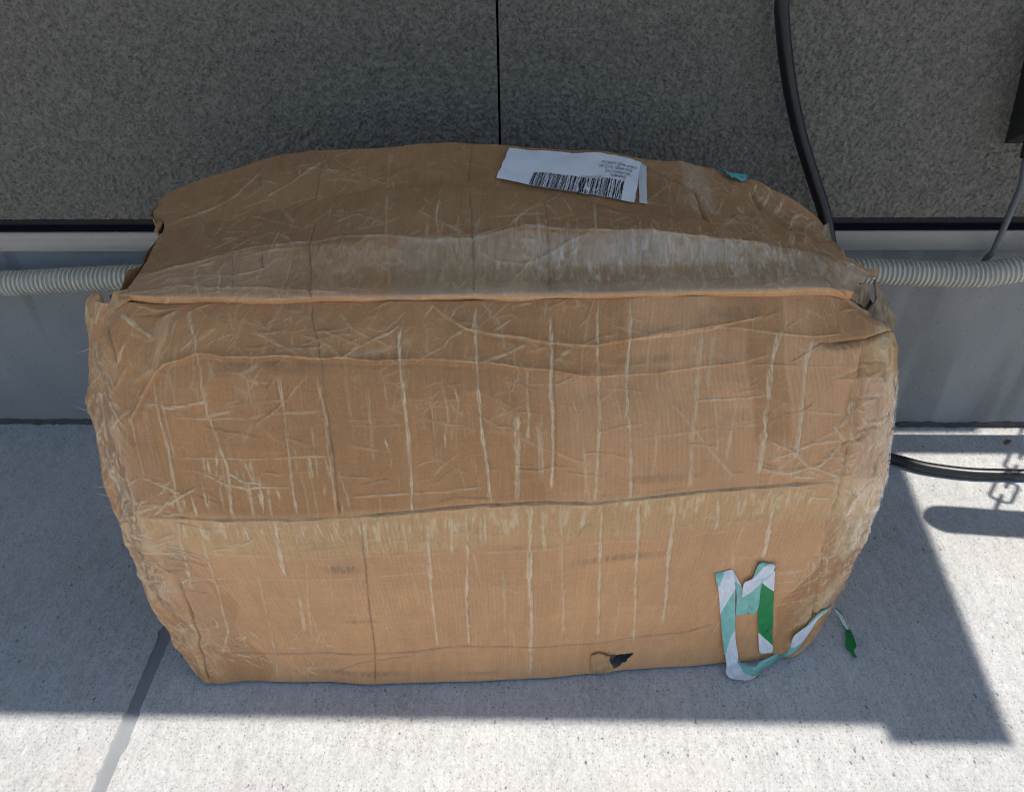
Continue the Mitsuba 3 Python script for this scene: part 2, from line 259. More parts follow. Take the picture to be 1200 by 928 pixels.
FLAP_ROWS = [[[-0.697,-0.732,0.863],[-0.604,-0.732,0.86],[-0.431,-0.732,0.86],[-0.315,-0.731,0.863],[-0.088,-0.721,0.86],[0.113,-0.706,0.854],[0.349,-0.68,0.846],[0.502,-0.662,0.835],[0.56,-0.653,0.826]],[[-0.676,-0.745,0.891],[-0.584,-0.745,0.887],[-0.422,-0.745,0.886],[-0.31,-0.744,0.887],[-0.086,-0.734,0.884],[0.111,-0.719,0.879],[0.343,-0.694,0.87],[0.492,-0.677,0.864],[0.555,-0.667,0.851]],[[-0.678,-0.715,0.886],[-0.58,-0.71,0.896],[-0.432,-0.7,0.897],[-0.318,-0.69,0.898],[-0.088,-0.68,0.899],[0.115,-0.66,0.891],[0.352,-0.64,0.883],[0.507,-0.62,0.869],[0.594,-0.6,0.83]],[[-0.679,-0.66,0.882],[-0.574,-0.64,0.897],[-0.476,-0.63,0.915],[-0.357,-0.62,0.925],[-0.209,-0.61,0.932],[-0.091,-0.6,0.935],[0.027,-0.6,0.938],[0.145,-0.6,0.938],[0.264,-0.6,0.931],[0.388,-0.59,0.906],[0.502,-0.575,0.877],[0.563,-0.565,0.859],[0.63,-0.55,0.821]],[[-0.703,-0.5,0.877],[-0.596,-0.5,0.902],[-0.448,-0.49,0.928],[-0.304,-0.47,0.952],[-0.118,-0.47,0.961],[0.029,-0.49,0.951],[0.184,-0.51,0.933],[0.306,-0.53,0.919],[0.428,-0.55,0.9],[0.521,-0.56,0.881],[0.565,-0.555,0.863],[0.633,-0.545,0.822]]]
REAR_ROWS = [[[-0.703,-0.53,0.865],[-0.596,-0.53,0.89],[-0.448,-0.52,0.916],[-0.304,-0.5,0.94],[-0.118,-0.5,0.949],[0.029,-0.52,0.939],[0.184,-0.54,0.921],[0.306,-0.56,0.907],[0.428,-0.58,0.888],[0.521,-0.59,0.869],[0.565,-0.585,0.851]],[[-0.703,-0.488,0.877],[-0.596,-0.488,0.902],[-0.448,-0.478,0.928],[-0.304,-0.458,0.952],[-0.118,-0.458,0.961],[0.029,-0.478,0.951],[0.184,-0.498,0.933],[0.306,-0.518,0.919],[0.428,-0.538,0.9],[0.521,-0.548,0.881],[0.565,-0.543,0.863]],[[-0.736,-0.41,0.881],[-0.601,-0.42,0.918],[-0.46,-0.42,0.955],[-0.296,-0.405,0.972],[-0.116,-0.405,0.978],[0.046,-0.41,0.968],[0.258,-0.41,0.943],[0.408,-0.42,0.907],[0.514,-0.425,0.863],[0.585,-0.43,0.818]],[[-0.764,-0.345,0.874],[-0.734,-0.345,0.896],[-0.62,-0.345,0.936],[-0.476,-0.34,0.972],[-0.305,-0.34,0.986],[-0.12,-0.34,0.991],[0.047,-0.34,0.981],[0.267,-0.34,0.953],[0.422,-0.345,0.916],[0.533,-0.345,0.872],[0.581,-0.35,0.841],[0.615,-0.38,0.789]]]
FRONT_CREASES = [[[[0.2,0.769],[0.204,0.723],[0.208,0.629],[0.202,0.507]],1.5,2.2,0.7,0],[[[0.236,0.875],[0.27,0.821],[0.28,0.775],[0.286,0.701],[0.294,0.651],[0.3,0.605],[0.29,0.513]],1.5,2.4,0.75,0],[[[0.408,0.753],[0.408,0.699],[0.406,0.633],[0.402,0.515]],1.3,2.2,0.65,0],[[[0.436,0.885],[0.472,0.813],[0.478,0.783],[0.478,0.699],[0.478,0.623],[0.474,0.505]],-3,2.2,0.25,0.6],[[[0.47,0.755],[0.474,0.699],[0.472,0.623],[0.47,0.511]],1.0,1.8,0.6,0],[[[0.6,0.837],[0.606,0.781],[0.606,0.677],[0.604,0.571],[0.598,0.503]],1.6,2.4,0.95,0],[[[0.714,0.873],[0.728,0.803],[0.73,0.783],[0.726,0.659],[0.732,0.585],[0.732,0.507]],1.5,2.4,0.9,0.1],[[[0.842,0.861],[0.85,0.819],[0.852,0.795],[0.836,0.535]],1.5,2.4,0.9,0],[[[0.848,0.861],[0.856,0.819],[0.858,0.797],[0.842,0.555]],-1.2,1.5,0,0.3],[[[0.919,0.885],[0.933,0.777],[0.915,0.601],[0.911,0.495]],1.2,2.4,0.75,0],[[[0.975,0.879],[0.981,0.823],[0.977,0.737],[0.967,0.685],[0.971,0.659],[0.971,0.493]],1.4,2.2,0.85,0],[[[1.103,0.829],[1.099,0.763],[1.075,0.635],[1.073,0.513]],1,3.2,0.5,0],[[[1.125,0.825],[1.113,0.729]],1,3,0.45,0],[[[1.239,0.831],[1.225,0.775],[1.201,0.665],[1.191,0.533]],1.8,3.6,0.95,0],[[[1.295,0.811],[1.281,0.767],[1.263,0.683],[1.251,0.565]],1.8,3.2,0.9,0],[[[0.786,0.691],[0.778,0.515]],0.8,4,0.8,0],[[[0.812,0.779],[0.802,0.639]],0.8,2.4,0.6,0],[[[0.82,0.669],[0.82,0.547]],0.5,3,0.5,0],[[[0.893,0.619],[0.895,0.513]],0.5,2.4,0.5,0],[[[0.214,0.755],[0.216,0.615]],0.8,1.8,0.5,0],[[[0.152,0.697],[0.156,0.579]],0.8,1.8,0.5,0],[[[0.23,0.551],[0.23,0.507]],0.8,2.2,0.8,0],[[[0.328,0.581],[0.326,0.513]],0.8,2.6,0.8,0],[[[0.348,0.589],[0.344,0.519]],0.8,2.6,0.8,0],[[[0.36,0.555],[0.356,0.515]],0.8,2.2,0.7,0],[[[0.548,0.739],[0.544,0.613]],0.5,2,0.35,0],[[[0.672,0.745],[0.674,0.671]],0.6,2,0.5,0],[[[0.69,0.737],[0.694,0.713]],0.8,1.6,0.8,0],[[[0.566,0.657],[0.572,0.629]],0.8,1.6,0.8,0],[[[0.666,0.659],[0.664,0.629]],0.6,1.6,0.7,0],[[[1.029,0.759],[1.007,0.541]],0.5,2.4,0.3,0],[[[1.153,0.695],[1.133,0.567]],0.6,3,0.5,0],[[[0.134,0.326],[0.112,0.222],[0.074,0.11],[0.058,0.008]],-5,2.2,0.2,0.9],[[[0.162,0.477],[0.146,0.375],[0.128,0.298]],-2,2,0.3,0.3],[[[0.196,0.495],[0.174,0.391],[0.148,0.298]],1,2.4,0.85,0],[[[0.236,0.497],[0.214,0.379],[0.196,0.284],[0.16,0.164],[0.116,0.088]],1.2,2.2,0.6,0],[[[0.314,0.499],[0.298,0.383],[0.28,0.288],[0.24,0.118],[0.22,0.01]],1.2,2,0.6,0.2],[[[0.362,0.499],[0.342,0.351]],1,3.2,0.95,0],[[[0.508,0.487],[0.496,0.367],[0.478,0.236],[0.45,0.008]],-3,1.8,0.2,0.7],[[[0.514,0.487],[0.508,0.403]],1,2.2,0.8,0],[[[0.552,0.485],[0.552,0.415]],0.8,2.4,0.8,0],[[[0.58,0.479],[0.58,0.409]],0.8,2.4,0.7,0],[[[0.624,0.489],[0.608,0.288],[0.602,0.122]],1.2,2.8,0.85,0],[[[0.664,0.491],[0.658,0.397]],0.8,2.6,0.8,0],[[[0.69,0.489],[0.686,0.395],[0.674,0.276],[0.672,0.13]],1.2,2.4,0.85,0],[[[0.722,0.487],[0.72,0.419]],0.8,2.2,0.8,0],[[[0.8,0.497],[0.798,0.318],[0.814,0.014]],1.5,3.4,0.9,0],[[[0.82,0.485],[0.826,0.391]],0.8,2.6,0.85,0],[[[0.852,0.493],[0.86,0.324],[0.877,0.144]],0.8,2.2,0.55,0],[[[0.921,0.487],[0.937,0.26],[0.961,0.108]],1.2,2.6,0.85,0],[[[0.987,0.479],[1.009,0.272],[1.045,0.096]],1.2,2.4,0.85,0],[[[1.051,0.481],[1.063,0.326],[1.095,0.15]],1.2,3,0.85,0],[[[1.127,0.479],[1.139,0.403]],0.8,2.6,0.85,0],[[[1.159,0.491],[1.173,0.433]],0.8,2.4,0.75,0],[[[1.221,0.489],[1.249,0.324]],1.5,3.4,0.95,0],[[[0.748,0.351],[0.752,0.138]],0.6,1.8,0.45,0],[[[1.343,0.312],[1.441,0.118]],0.8,1.8,0.5,0.1],[[[1.181,0.353],[1.199,0.296]],0.5,2.8,0.5,0],[[[0.392,0.385],[0.328,0.132]],0.6,1.8,0.4,0],[[[0.35,0.28],[0.324,0.166]],0.8,3,0.8,0],[[[0.45,0.473],[0.414,0.282]],0.5,1.8,0.35,0],[[[0.14,0.501],[0.198,0.501],[0.328,0.503],[0.402,0.503],[0.506,0.499],[0.598,0.501],[0.732,0.503],[0.826,0.501],[0.911,0.491],[1.005,0.495],[1.123,0.499],[1.219,0.499],[1.303,0.499],[1.335,0.497]],-3.5,-1.5,0.5,0.1],[[[0.506,0.501],[0.598,0.503],[0.732,0.505],[0.826,0.503],[0.893,0.495]],-2.5,1.3,0.1,0.55],[[[1.005,0.497],[1.123,0.501],[1.219,0.501],[1.287,0.501]],-2,1.4,0.1,0.5],[[[0.23,0.695],[0.294,0.695],[0.352,0.695],[0.372,0.701],[0.468,0.703]],0.8,1.6,0.5,0],[[[0.222,0.621],[0.294,0.625],[0.342,0.625],[0.41,0.629],[0.472,0.627]],0.8,1.6,0.5,0],[[[0.502,0.543],[0.606,0.543],[0.662,0.539],[0.724,0.545]],1.2,1.8,0.65,0.1],[[[0.148,0.679],[0.168,0.709],[0.19,0.743],[0.208,0.769],[0.224,0.783],[0.252,0.789],[0.28,0.797],[0.3,0.795],[0.322,0.789],[0.372,0.785],[0.414,0.787],[0.478,0.783],[0.51,0.787],[0.55,0.783],[0.592,0.785],[0.612,0.787],[0.648,0.787],[0.73,0.783],[0.752,0.783],[0.814,0.783],[0.85,0.785],[0.923,0.777]],7.5,-1.5,0.4,0],[[[0.15,0.673],[0.17,0.701],[0.192,0.735],[0.21,0.761],[0.226,0.775],[0.252,0.779],[0.28,0.787],[0.3,0.785],[0.322,0.779],[0.372,0.775],[0.414,0.777],[0.476,0.773],[0.51,0.775],[0.55,0.773],[0.612,0.777],[0.73,0.771],[0.786,0.773]],-1.0,4,0,0.1],[[[0.923,0.777],[0.959,0.775],[1.017,0.773],[1.075,0.773],[1.125,0.773],[1.175,0.773],[1.217,0.781]],5,-1.4,0.45,0],[[[0.634,0.885],[0.656,0.867],[0.682,0.853],[0.706,0.839],[0.724,0.835],[0.748,0.831],[0.812,0.825],[0.848,0.821],[0.927,0.819],[0.977,0.825],[1.041,0.831],[1.085,0.835],[1.145,0.841],[1.211,0.853]],7,-1.4,0.5,0],[[[0.636,0.879],[0.658,0.861],[0.682,0.847],[0.706,0.833],[0.724,0.829],[0.748,0.825],[0.812,0.819],[0.848,0.817],[0.929,0.815]],-1,2.2,0,0.15],[[[0.977,0.825],[1.071,0.829],[1.137,0.837],[1.175,0.833],[1.217,0.825],[1.297,0.811],[1.343,0.811]],5,-1.4,0.45,0.1],[[[1.041,0.837],[1.071,0.845],[1.077,0.847]],1,1.5,0.3,0.2],[[[0.236,0.413],[0.35,0.399],[0.488,0.399],[0.658,0.397],[0.796,0.391],[0.921,0.395],[1.017,0.389],[1.171,0.399]],0.6,1.4,0.4,0],[[[0.154,0.322],[0.218,0.333],[0.346,0.337],[0.484,0.341],[0.574,0.349],[0.61,0.351]],0.6,1.4,0.45,0],[[[0.134,0.088],[0.266,0.09],[0.384,0.092],[0.458,0.096],[0.55,0.102],[0.658,0.12],[0.812,0.102],[0.955,0.098],[1.047,0.108],[1.153,0.112],[1.215,0.134]],-3,2,0.15,0.5],[[[0.352,0.026],[0.418,0.066],[0.538,0.088]],-1.5,1.6,0.1,0.5],[[[1.043,0.703],[1.083,0.635],[1.107,0.591],[1.153,0.521]],1,2,0.45,0],[[[0.975,0.627],[1.069,0.633],[1.195,0.643]],0.6,1.4,0.35,0],[[[1.083,0.703],[1.159,0.701],[1.205,0.703]],1,1.8,0.7,0],[[[1.269,0.665],[1.337,0.651]],1,1.8,0.6,0],[[[0.508,0.643],[0.572,0.629]],0.8,1.6,0.35,0],[[[0.184,0.713],[0.226,0.711],[0.288,0.723]],1,2.2,0.7,0],[[[0.278,0.697],[0.326,0.707]],1,2,0.7,0],[[[0.506,0.781],[0.532,0.803],[0.56,0.819],[0.584,0.831],[0.596,0.843]],1.8,2.2,0.55,0],[[[0.488,0.869],[0.524,0.835],[0.548,0.823],[0.576,0.813],[0.6,0.805]],1.2,1.6,0.4,0],[[[0.74,0.785],[0.772,0.799],[0.796,0.813],[0.808,0.817]],1.6,2.2,0.55,0],[[[0.806,0.805],[0.832,0.813],[0.846,0.817]],1.2,2,0.45,0],[[[0.752,0.835],[0.782,0.857]],1.2,1.8,0.5,0],[[[0.776,0.871],[0.776,0.877],[0.806,0.881]],1.2,1.8,0.55,0],[[[0.674,0.807],[0.68,0.821],[0.706,0.839]],1.2,2,0.45,0],[[[0.856,0.799],[0.869,0.807],[0.885,0.815]],1.2,2,0.45,0],[[[0.614,0.691],[0.718,0.663]],1,1.8,0.35,0.15],[[[0.634,0.617],[0.702,0.571]],1,1.8,0.3,0.15],[[[0.728,0.687],[0.82,0.623],[0.905,0.577]],1,1.8,0.4,0.1],[[[0.568,0.389],[0.788,0.278]],0.8,1.6,0.35,0.1],[[[0.216,0.879],[0.204,0.857],[0.214,0.819],[0.204,0.777],[0.166,0.755]],6,7,0.35,0],[[[0.126,0.867],[0.158,0.847],[0.178,0.835],[0.2,0.821]],2,2.4,0.7,0],[[[0.436,0.825],[0.466,0.817],[0.488,0.807],[0.51,0.789]],1.2,2,0.35,0],[[[0.366,0.831],[0.406,0.809],[0.448,0.791]],2.5,3,0.35,0],[[[0.06,0.815],[0.082,0.787],[0.108,0.759]],-4,2,0,0.8],[[[0.106,0.851],[0.132,0.811],[0.142,0.779]],-3,2,0,0.5],[[[0.134,0.885],[0.182,0.873],[0.212,0.875]],3,2.5,0.3,0],[[[0.158,0.863],[0.194,0.865],[0.218,0.875]],-3,2.5,0,0.3],[[[0.306,0.869],[0.338,0.819],[0.326,0.799]],0.8,1.8,0.3,0],[[[0.248,0.569],[0.28,0.539]],0.8,1.6,0.1,0.4],[[[0.234,0.555],[0.28,0.537]],-1,1.4,0,0.5],[[[0.26,0.595],[0.292,0.575],[0.326,0.569],[0.348,0.573],[0.398,0.571]],1.2,2,0.85,0],[[[0.296,0.601],[0.32,0.583],[0.356,0.579]],1.2,2,0.8,0],[[[0.152,0.503],[0.184,0.533],[0.2,0.541]],1.2,2,0.7,0],[[[0.228,0.419],[0.282,0.433],[0.318,0.457]],1,2,0.8,0],[[[0.26,0.431],[0.3,0.445]],0.8,2,0.7,0],[[[1.385,0.791],[1.371,0.723],[1.361,0.657],[1.361,0.621],[1.349,0.545],[1.347,0.499],[1.351,0.425],[1.371,0.337],[1.417,0.212],[1.479,0.074]],-5,3.5,0.3,0.3],[[[1.429,0.751],[1.429,0.675],[1.423,0.583],[1.419,0.483]],2,2,0.6,0],[[[1.471,0.673],[1.457,0.581],[1.453,0.483],[1.479,0.377]],2,2,0.6,0],[[[1.207,0.559],[1.249,0.577],[1.279,0.593],[1.335,0.595]],2,3,0.7,0],[[[1.193,0.545],[1.237,0.529],[1.297,0.541],[1.335,0.585]],2.5,3,0.7,0],[[[1.249,0.577],[1.273,0.545],[1.347,0.505]],2,2.5,0.75,0],[[[1.361,0.657],[1.325,0.625],[1.345,0.585]],3,4,0.5,0.2],[[[1.335,0.585],[1.375,0.593],[1.399,0.611]],-4,3,0.1,0.5],[[[1.337,0.727],[1.385,0.737],[1.399,0.707]],-2.5,2.5,0.3,0.4],[[[1.371,0.747],[1.429,0.745],[1.461,0.739]],-2,2,0.3,0.4],[[[1.359,0.681],[1.433,0.683]],-2.5,2.5,0.2,0.5],[[[1.363,0.607],[1.425,0.623]],-4,2.5,0,0.7],[[[1.389,0.473],[1.383,0.401],[1.413,0.312]],3,5,0.6,0],[[[1.371,0.493],[1.433,0.443],[1.469,0.335]],2,2.5,0.7,0],[[[1.303,0.795],[1.343,0.793],[1.395,0.795],[1.513,0.839]],-5,3,0,0.8],[[[1.241,0.18],[1.309,0.194],[1.397,0.214],[1.511,0.294]],0.6,1.3,0.5,0],[[[1.247,0.21],[1.353,0.22],[1.449,0.284]],0.6,1.3,0.5,0],[[[1.321,0.168],[1.415,0.184],[1.497,0.252]],0.6,1.3,0.5,0],[[[1.255,0.236],[1.293,0.248],[1.349,0.246]],0.5,2,0.4,0],[[[1.289,0.276],[1.329,0.274],[1.347,0.276]],0.5,4,0.5,0]]
FLAP_CREASES = [[[[0.304,0.198],[0.304,0.148],[0.318,0.088],[0.33,0.022]],-3,2,0.2,0.6],[[[0.164,0.154],[0.182,0.1],[0.198,0.024]],-2,2,0.4,0.4],[[[0.43,0.242],[0.443,0.148],[0.459,0.054]],1.5,2.2,0.5,0],[[[0.585,0.248],[0.599,0.132],[0.605,0.044]],-3,2,0.3,0.6],[[[0.513,0.172],[0.527,0.052]],1.2,2.2,0.5,0],[[[0.727,0.246],[0.731,0.164],[0.737,0.036]],-3,2,0.35,0.5],[[[0.823,0.25],[0.815,0.04]],1.5,2.4,0.6,0],[[[0.669,0.156],[0.671,0.066]],1,2.4,0.6,0],[[[1.013,0.204],[1.007,0.04]],1.2,2.2,0.55,0],[[[0.957,0.124],[0.953,0.04]],1,2.2,0.5,0],[[[1.165,0.202],[1.147,0.044]],1.5,3,0.85,0],[[[1.093,0.156],[1.087,0.06]],1,2.2,0.6,0],[[[0.897,0.122],[0.895,0.048]],0.8,2.2,0.5,0],[[[0.106,0.128],[0.138,0.034]],1.2,2,0.6,0],[[[0.154,0.114],[0.172,0.04]],1.2,2,0.6,0],[[[0.236,0.094],[0.27,0.04]],0.6,1.6,0.2,0],[[[0.016,0.134],[0.122,0.148],[0.206,0.152],[0.306,0.152],[0.36,0.156],[0.447,0.15],[0.517,0.138],[0.597,0.136],[0.699,0.152],[0.817,0.148],[0.945,0.142],[1.055,0.144],[1.155,0.15]],3,2.6,0.4,0],[[[0.603,0.142],[0.665,0.156],[0.721,0.222]],1.5,2,0.5,0],[[[0.605,0.118],[0.651,0.092],[0.695,0.088],[0.741,0.11],[0.781,0.132],[0.817,0.142]],2,2.2,0.55,0],[[[0.671,0.06],[0.687,0.072],[0.703,0.1]],2,3,0.8,0],[[[0.184,0.084],[0.234,0.1],[0.254,0.124]],2,2.4,0.65,0],[[[0.222,0.138],[0.23,0.108],[0.236,0.102]],-3,2,0.1,0.8],[[[0.228,0.142],[0.278,0.14],[0.302,0.142]],1.5,2.2,0.5,0],[[[0.092,0.126],[0.12,0.132],[0.142,0.134]],1.5,3,0.85,0],[[[0.332,0.068],[0.362,0.09]],1.2,2,0.5,0],[[[0.336,0.192],[0.382,0.204],[0.434,0.18]],1,1.6,0.35,0],[[[0.16,0.258],[0.234,0.214],[0.274,0.192]],1,1.6,0.3,0],[[[0.495,0.196],[0.545,0.17],[0.593,0.14]],1,1.8,0.4,0],[[[0.621,0.18],[0.669,0.178],[0.731,0.19]],0.8,1.5,0.35,0],[[[0.777,0.18],[0.825,0.206],[0.885,0.178]],0.8,1.5,0.35,0],[[[0.729,0.042],[0.737,0.068],[0.741,0.054]],-1.5,1.5,0,0.6],[[[0.0,0.038],[0.082,0.062],[0.172,0.054],[0.276,0.048],[0.38,0.04]],2,2.2,0.25,0],[[[0.378,0.022],[0.497,0.022],[0.613,0.022],[0.729,0.022],[0.817,0.022],[0.967,0.024],[1.119,0.022],[1.213,0.022]],1.5,2,0.5,0],[[[1.217,0.074],[1.243,0.044],[1.281,0.014]],-4,2.5,0.1,0.6],[[[1.237,0.148],[1.277,0.122],[1.297,0.128]],-2,2.5,0.1,0.4]]
REAR_CREASES = [[[[0.0,0.06],[0.072,0.074],[0.124,0.103],[0.166,0.167]],2.5,2.8,0.35,0],[[[0.302,0.161],[0.24,0.105],[0.19,0.079]],2,2.4,0.45,0],[[[0.154,0.187],[0.182,0.089]],-2,2,0.2,0.4],[[[0.296,0.189],[0.296,0.109],[0.296,0.028]],-2.5,2,0.2,0.4],[[[0.434,0.173],[0.44,0.056]],1.2,2,0.3,0.1],[[[0.606,0.181],[0.606,0.038]],-2.5,2,0.1,0.6],[[[0.953,0.187],[1.011,0.141],[1.063,0.099],[1.073,0.032]],-9,5,0.1,0.8],[[[1.195,0.169],[1.207,0.105],[1.245,0.07],[1.255,0.022]],-8,4.5,0.1,0.7],[[[1.069,0.093],[1.165,0.157]],2,2.4,0.4,0.2],[[[1.059,0.179],[1.069,0.093]],2,2,0.4,0.1],[[[1.209,0.183],[1.189,0.143]],2,2.4,0.85,0],[[[1.243,0.185],[1.215,0.129]],2,2.4,0.85,0],[[[1.271,0.177],[1.241,0.121]],2.5,4,0.85,0],[[[1.301,0.167],[1.239,0.062]],3,3,0.6,0.1],[[[1.151,0.117],[1.189,0.074],[1.159,0.028]],2,2,0.3,0.3],[[[1.329,0.179],[1.257,0.028]],2,2,0.5,0.2],[[[0.376,0.099],[0.432,0.056],[0.484,0.06]],1,1.5,0.4,0],[[[0.226,0.151],[0.272,0.153]],1,1.5,0.4,0]]
LABEL_AB = [[0.684,0.183],[0.961,0.173],[0.66,0.056],[0.933,0.04]]
SLIP_AB = [[0.955,0.177],[0.973,0.175],[0.943,0.044],[0.959,0.046]]
SCRAP_AB = [[1.125,0.197],[1.191,0.197],[1.145,0.159],[1.179,0.173]]
RIBBON = [[[[0.3685,-0.8277,0.3035],[0.4017,-0.8237,0.3119]],[[0.371,-0.8337,0.29],[0.407,-0.829,0.2925]],[[0.3788,-0.8313,0.2633],[0.414,-0.8273,0.2615]],[[0.3928,-0.8275,0.1958],[0.4272,-0.8237,0.1828]],[[0.4062,-0.8273,0.1295],[0.4372,-0.8239,0.1194]],[[0.4173,-0.831,0.0748],[0.445,-0.8267,0.0783]],[[0.4261,-0.8334,0.038],[0.4536,-0.8292,0.0449]],[[0.4316,-0.8428,0.014],[0.4638,-0.8326,0.012]],[[0.4276,-0.8571,0.01],[0.4825,-0.8409,0.012]],[[0.4391,-0.8684,0.005],[0.4932,-0.8429,0.012]],[[0.4715,-0.8721,0.005],[0.5043,-0.8334,0.014]],[[0.509,-0.8492,0.009],[0.5376,-0.8172,0.016]],[[0.5501,-0.823,0.012],[0.5833,-0.7819,0.02]],[[0.5853,-0.8106,0.02],[0.5698,-0.8137,0.0741]],[[0.6126,-0.7949,0.0699],[0.5986,-0.8007,0.102]],[[0.6275,-0.7867,0.1133],[0.6226,-0.7896,0.1319]],[[0.6465,-0.7746,0.1182],[0.6432,-0.7766,0.1297]],[[0.7127,-0.6922,0.02],[0.7102,-0.6955,0.018]],[[0.723,-0.705,0.018],[0.7141,-0.7116,0.014]],[[0.7276,-0.7265,0.012],[0.7176,-0.7307,0.008]],[[0.7322,-0.7398,0.008],[0.7212,-0.7401,0.005]]],[[[0.7329,-0.7375,0.008],[0.7219,-0.7377,0.005]],[[0.7334,-0.7709,0.01],[0.7137,-0.7714,0.004]],[[0.7315,-0.7889,0.01],[0.7107,-0.782,0.003]],[[0.7248,-0.795,0.006],[0.717,-0.8041,0.003]],[[0.7282,-0.8105,0.003],[0.7204,-0.8121,0.002]]],[[[0.4022,-0.8234,0.309],[0.3707,-0.8273,0.3004]],[[0.432,-0.8231,0.2511],[0.4175,-0.825,0.2533]],[[0.4529,-0.8219,0.2004],[0.4288,-0.8242,0.1835]],[[0.4483,-0.8212,0.1655],[0.4313,-0.8236,0.1685]]],[[[0.4593,-0.8181,0.1673],[0.4334,-0.8207,0.1588]],[[0.4715,-0.8169,0.1601],[0.4457,-0.8201,0.2036]],[[0.4751,-0.8197,0.1866],[0.4344,-0.8239,0.2249]],[[0.4685,-0.8219,0.2501],[0.43,-0.8257,0.2703]],[[0.4679,-0.8235,0.2708],[0.432,-0.8268,0.277]],[[0.4815,-0.8188,0.2863],[0.4442,-0.8229,0.2803]],[[0.4865,-0.8183,0.3142],[0.4532,-0.8222,0.3262]],[[0.485,-0.8148,0.3178],[0.4597,-0.8168,0.325]]],[[[0.4879,-0.8131,0.3133],[0.4587,-0.8163,0.3218]],[[0.4955,-0.8154,0.2612],[0.4663,-0.8192,0.2466]],[[0.5032,-0.814,0.2132],[0.4742,-0.8173,0.1948]],[[0.5212,-0.812,0.1102],[0.4906,-0.817,0.1017]],[[0.531,-0.8162,0.0522],[0.5014,-0.8209,0.0461]],[[0.535,-0.8176,0.0293],[0.506,-0.8222,0.0291]]]]
TORN_FLAP = [[0.6279,-0.585,0.8302],[0.6524,-0.6,0.7944],[0.6826,-0.612,0.7487],[0.6673,-0.625,0.7421],[0.6144,-0.64,0.7351],[0.5638,-0.655,0.7394],[0.581,-0.65,0.7693],[0.6188,-0.615,0.78],[0.6336,-0.6,0.807]]
TORN_INNER = [[0.5585,-0.62,0.8379],[0.614,-0.59,0.8243],[0.6262,-0.6,0.7708],[0.5542,-0.635,0.824]]
TORN_ROLL = [[0.5404,-0.655,0.8375],[0.6093,-0.635,0.7905],[0.593,-0.65,0.7819],[0.5275,-0.67,0.8293]]
TORN_LIP = [[0.5912,-0.57,0.8307],[0.6433,-0.54,0.8302],[0.6416,-0.55,0.8178],[0.5943,-0.58,0.8239]]
SIDE_TOP = [[-0.7051,-0.725,0.879],[-0.6981,-0.7,0.8743],[-0.6983,-0.66,0.8884],[-0.6937,-0.62,0.8767],[-0.7081,-0.55,0.8726],[-0.7069,-0.51,0.8735],[-0.7367,-0.44,0.8735],[-0.77,-0.37,0.8686],[-0.7642,-0.345,0.8722]]
HOLE_AB = [[0.973,0.06],[1.051,0.056],[1.041,0.034],[1.017,0.01],[1.005,0.016],[0.997,0.038]]
TORN_TAB = [[0.1315,-0.8565,0.0669],[0.1457,-0.8577,0.072],[0.1753,-0.8582,0.0639],[0.1822,-0.8597,0.0126],[0.1467,-0.8638,0.0119],[0.1372,-0.8634,0.0175]]
SMUDGES = [[0.432,0.032,0.085,0.008,0.8,130],[0.69,0.028,0.05,0.007,0.45,130],[0.965,0.353,0.09,0.008,0.8,160],[1.001,0.537,0.06,0.009,0.6,120],[0.454,0.367,0.035,0.012,0.9,300],[0.456,0.208,0.03,0.006,0.8,300],[0.564,0.791,0.035,0.006,0.7,160],[1.017,0.797,0.06,0.006,0.6,150],[1.341,0.785,0.035,0.009,0.8,150],[1.165,0.427,0.05,0.007,0.4,160],[0.798,0.401,0.04,0.004,0.4,160],[1.151,0.861,0.05,0.01,0.5,160],[0.398,0.769,0.09,0.012,0.6,40],[1.177,0.663,0.05,0.012,0.35,160]]
CORNER_BITS = [[[-0.7565,-0.715,0.8564],[-0.7488,-0.7,0.8726],[-0.7263,-0.712,0.8713],[-0.7112,-0.735,0.8651],[-0.7209,-0.745,0.8445],[-0.7518,-0.725,0.8353]],[[-0.6962,-0.748,0.8762],[-0.6845,-0.742,0.8938],[-0.6644,-0.735,0.8946],[-0.6589,-0.748,0.886],[-0.6777,-0.752,0.8754]],[[-0.7746,-0.36,0.8659],[-0.7605,-0.35,0.8725],[-0.7215,-0.44,0.8735],[-0.7101,-0.5,0.8756],[-0.7436,-0.43,0.8688]],[[0.5793,-0.39,0.8355],[0.6052,-0.37,0.837],[0.6112,-0.4,0.8027],[0.5962,-0.42,0.7978]]]
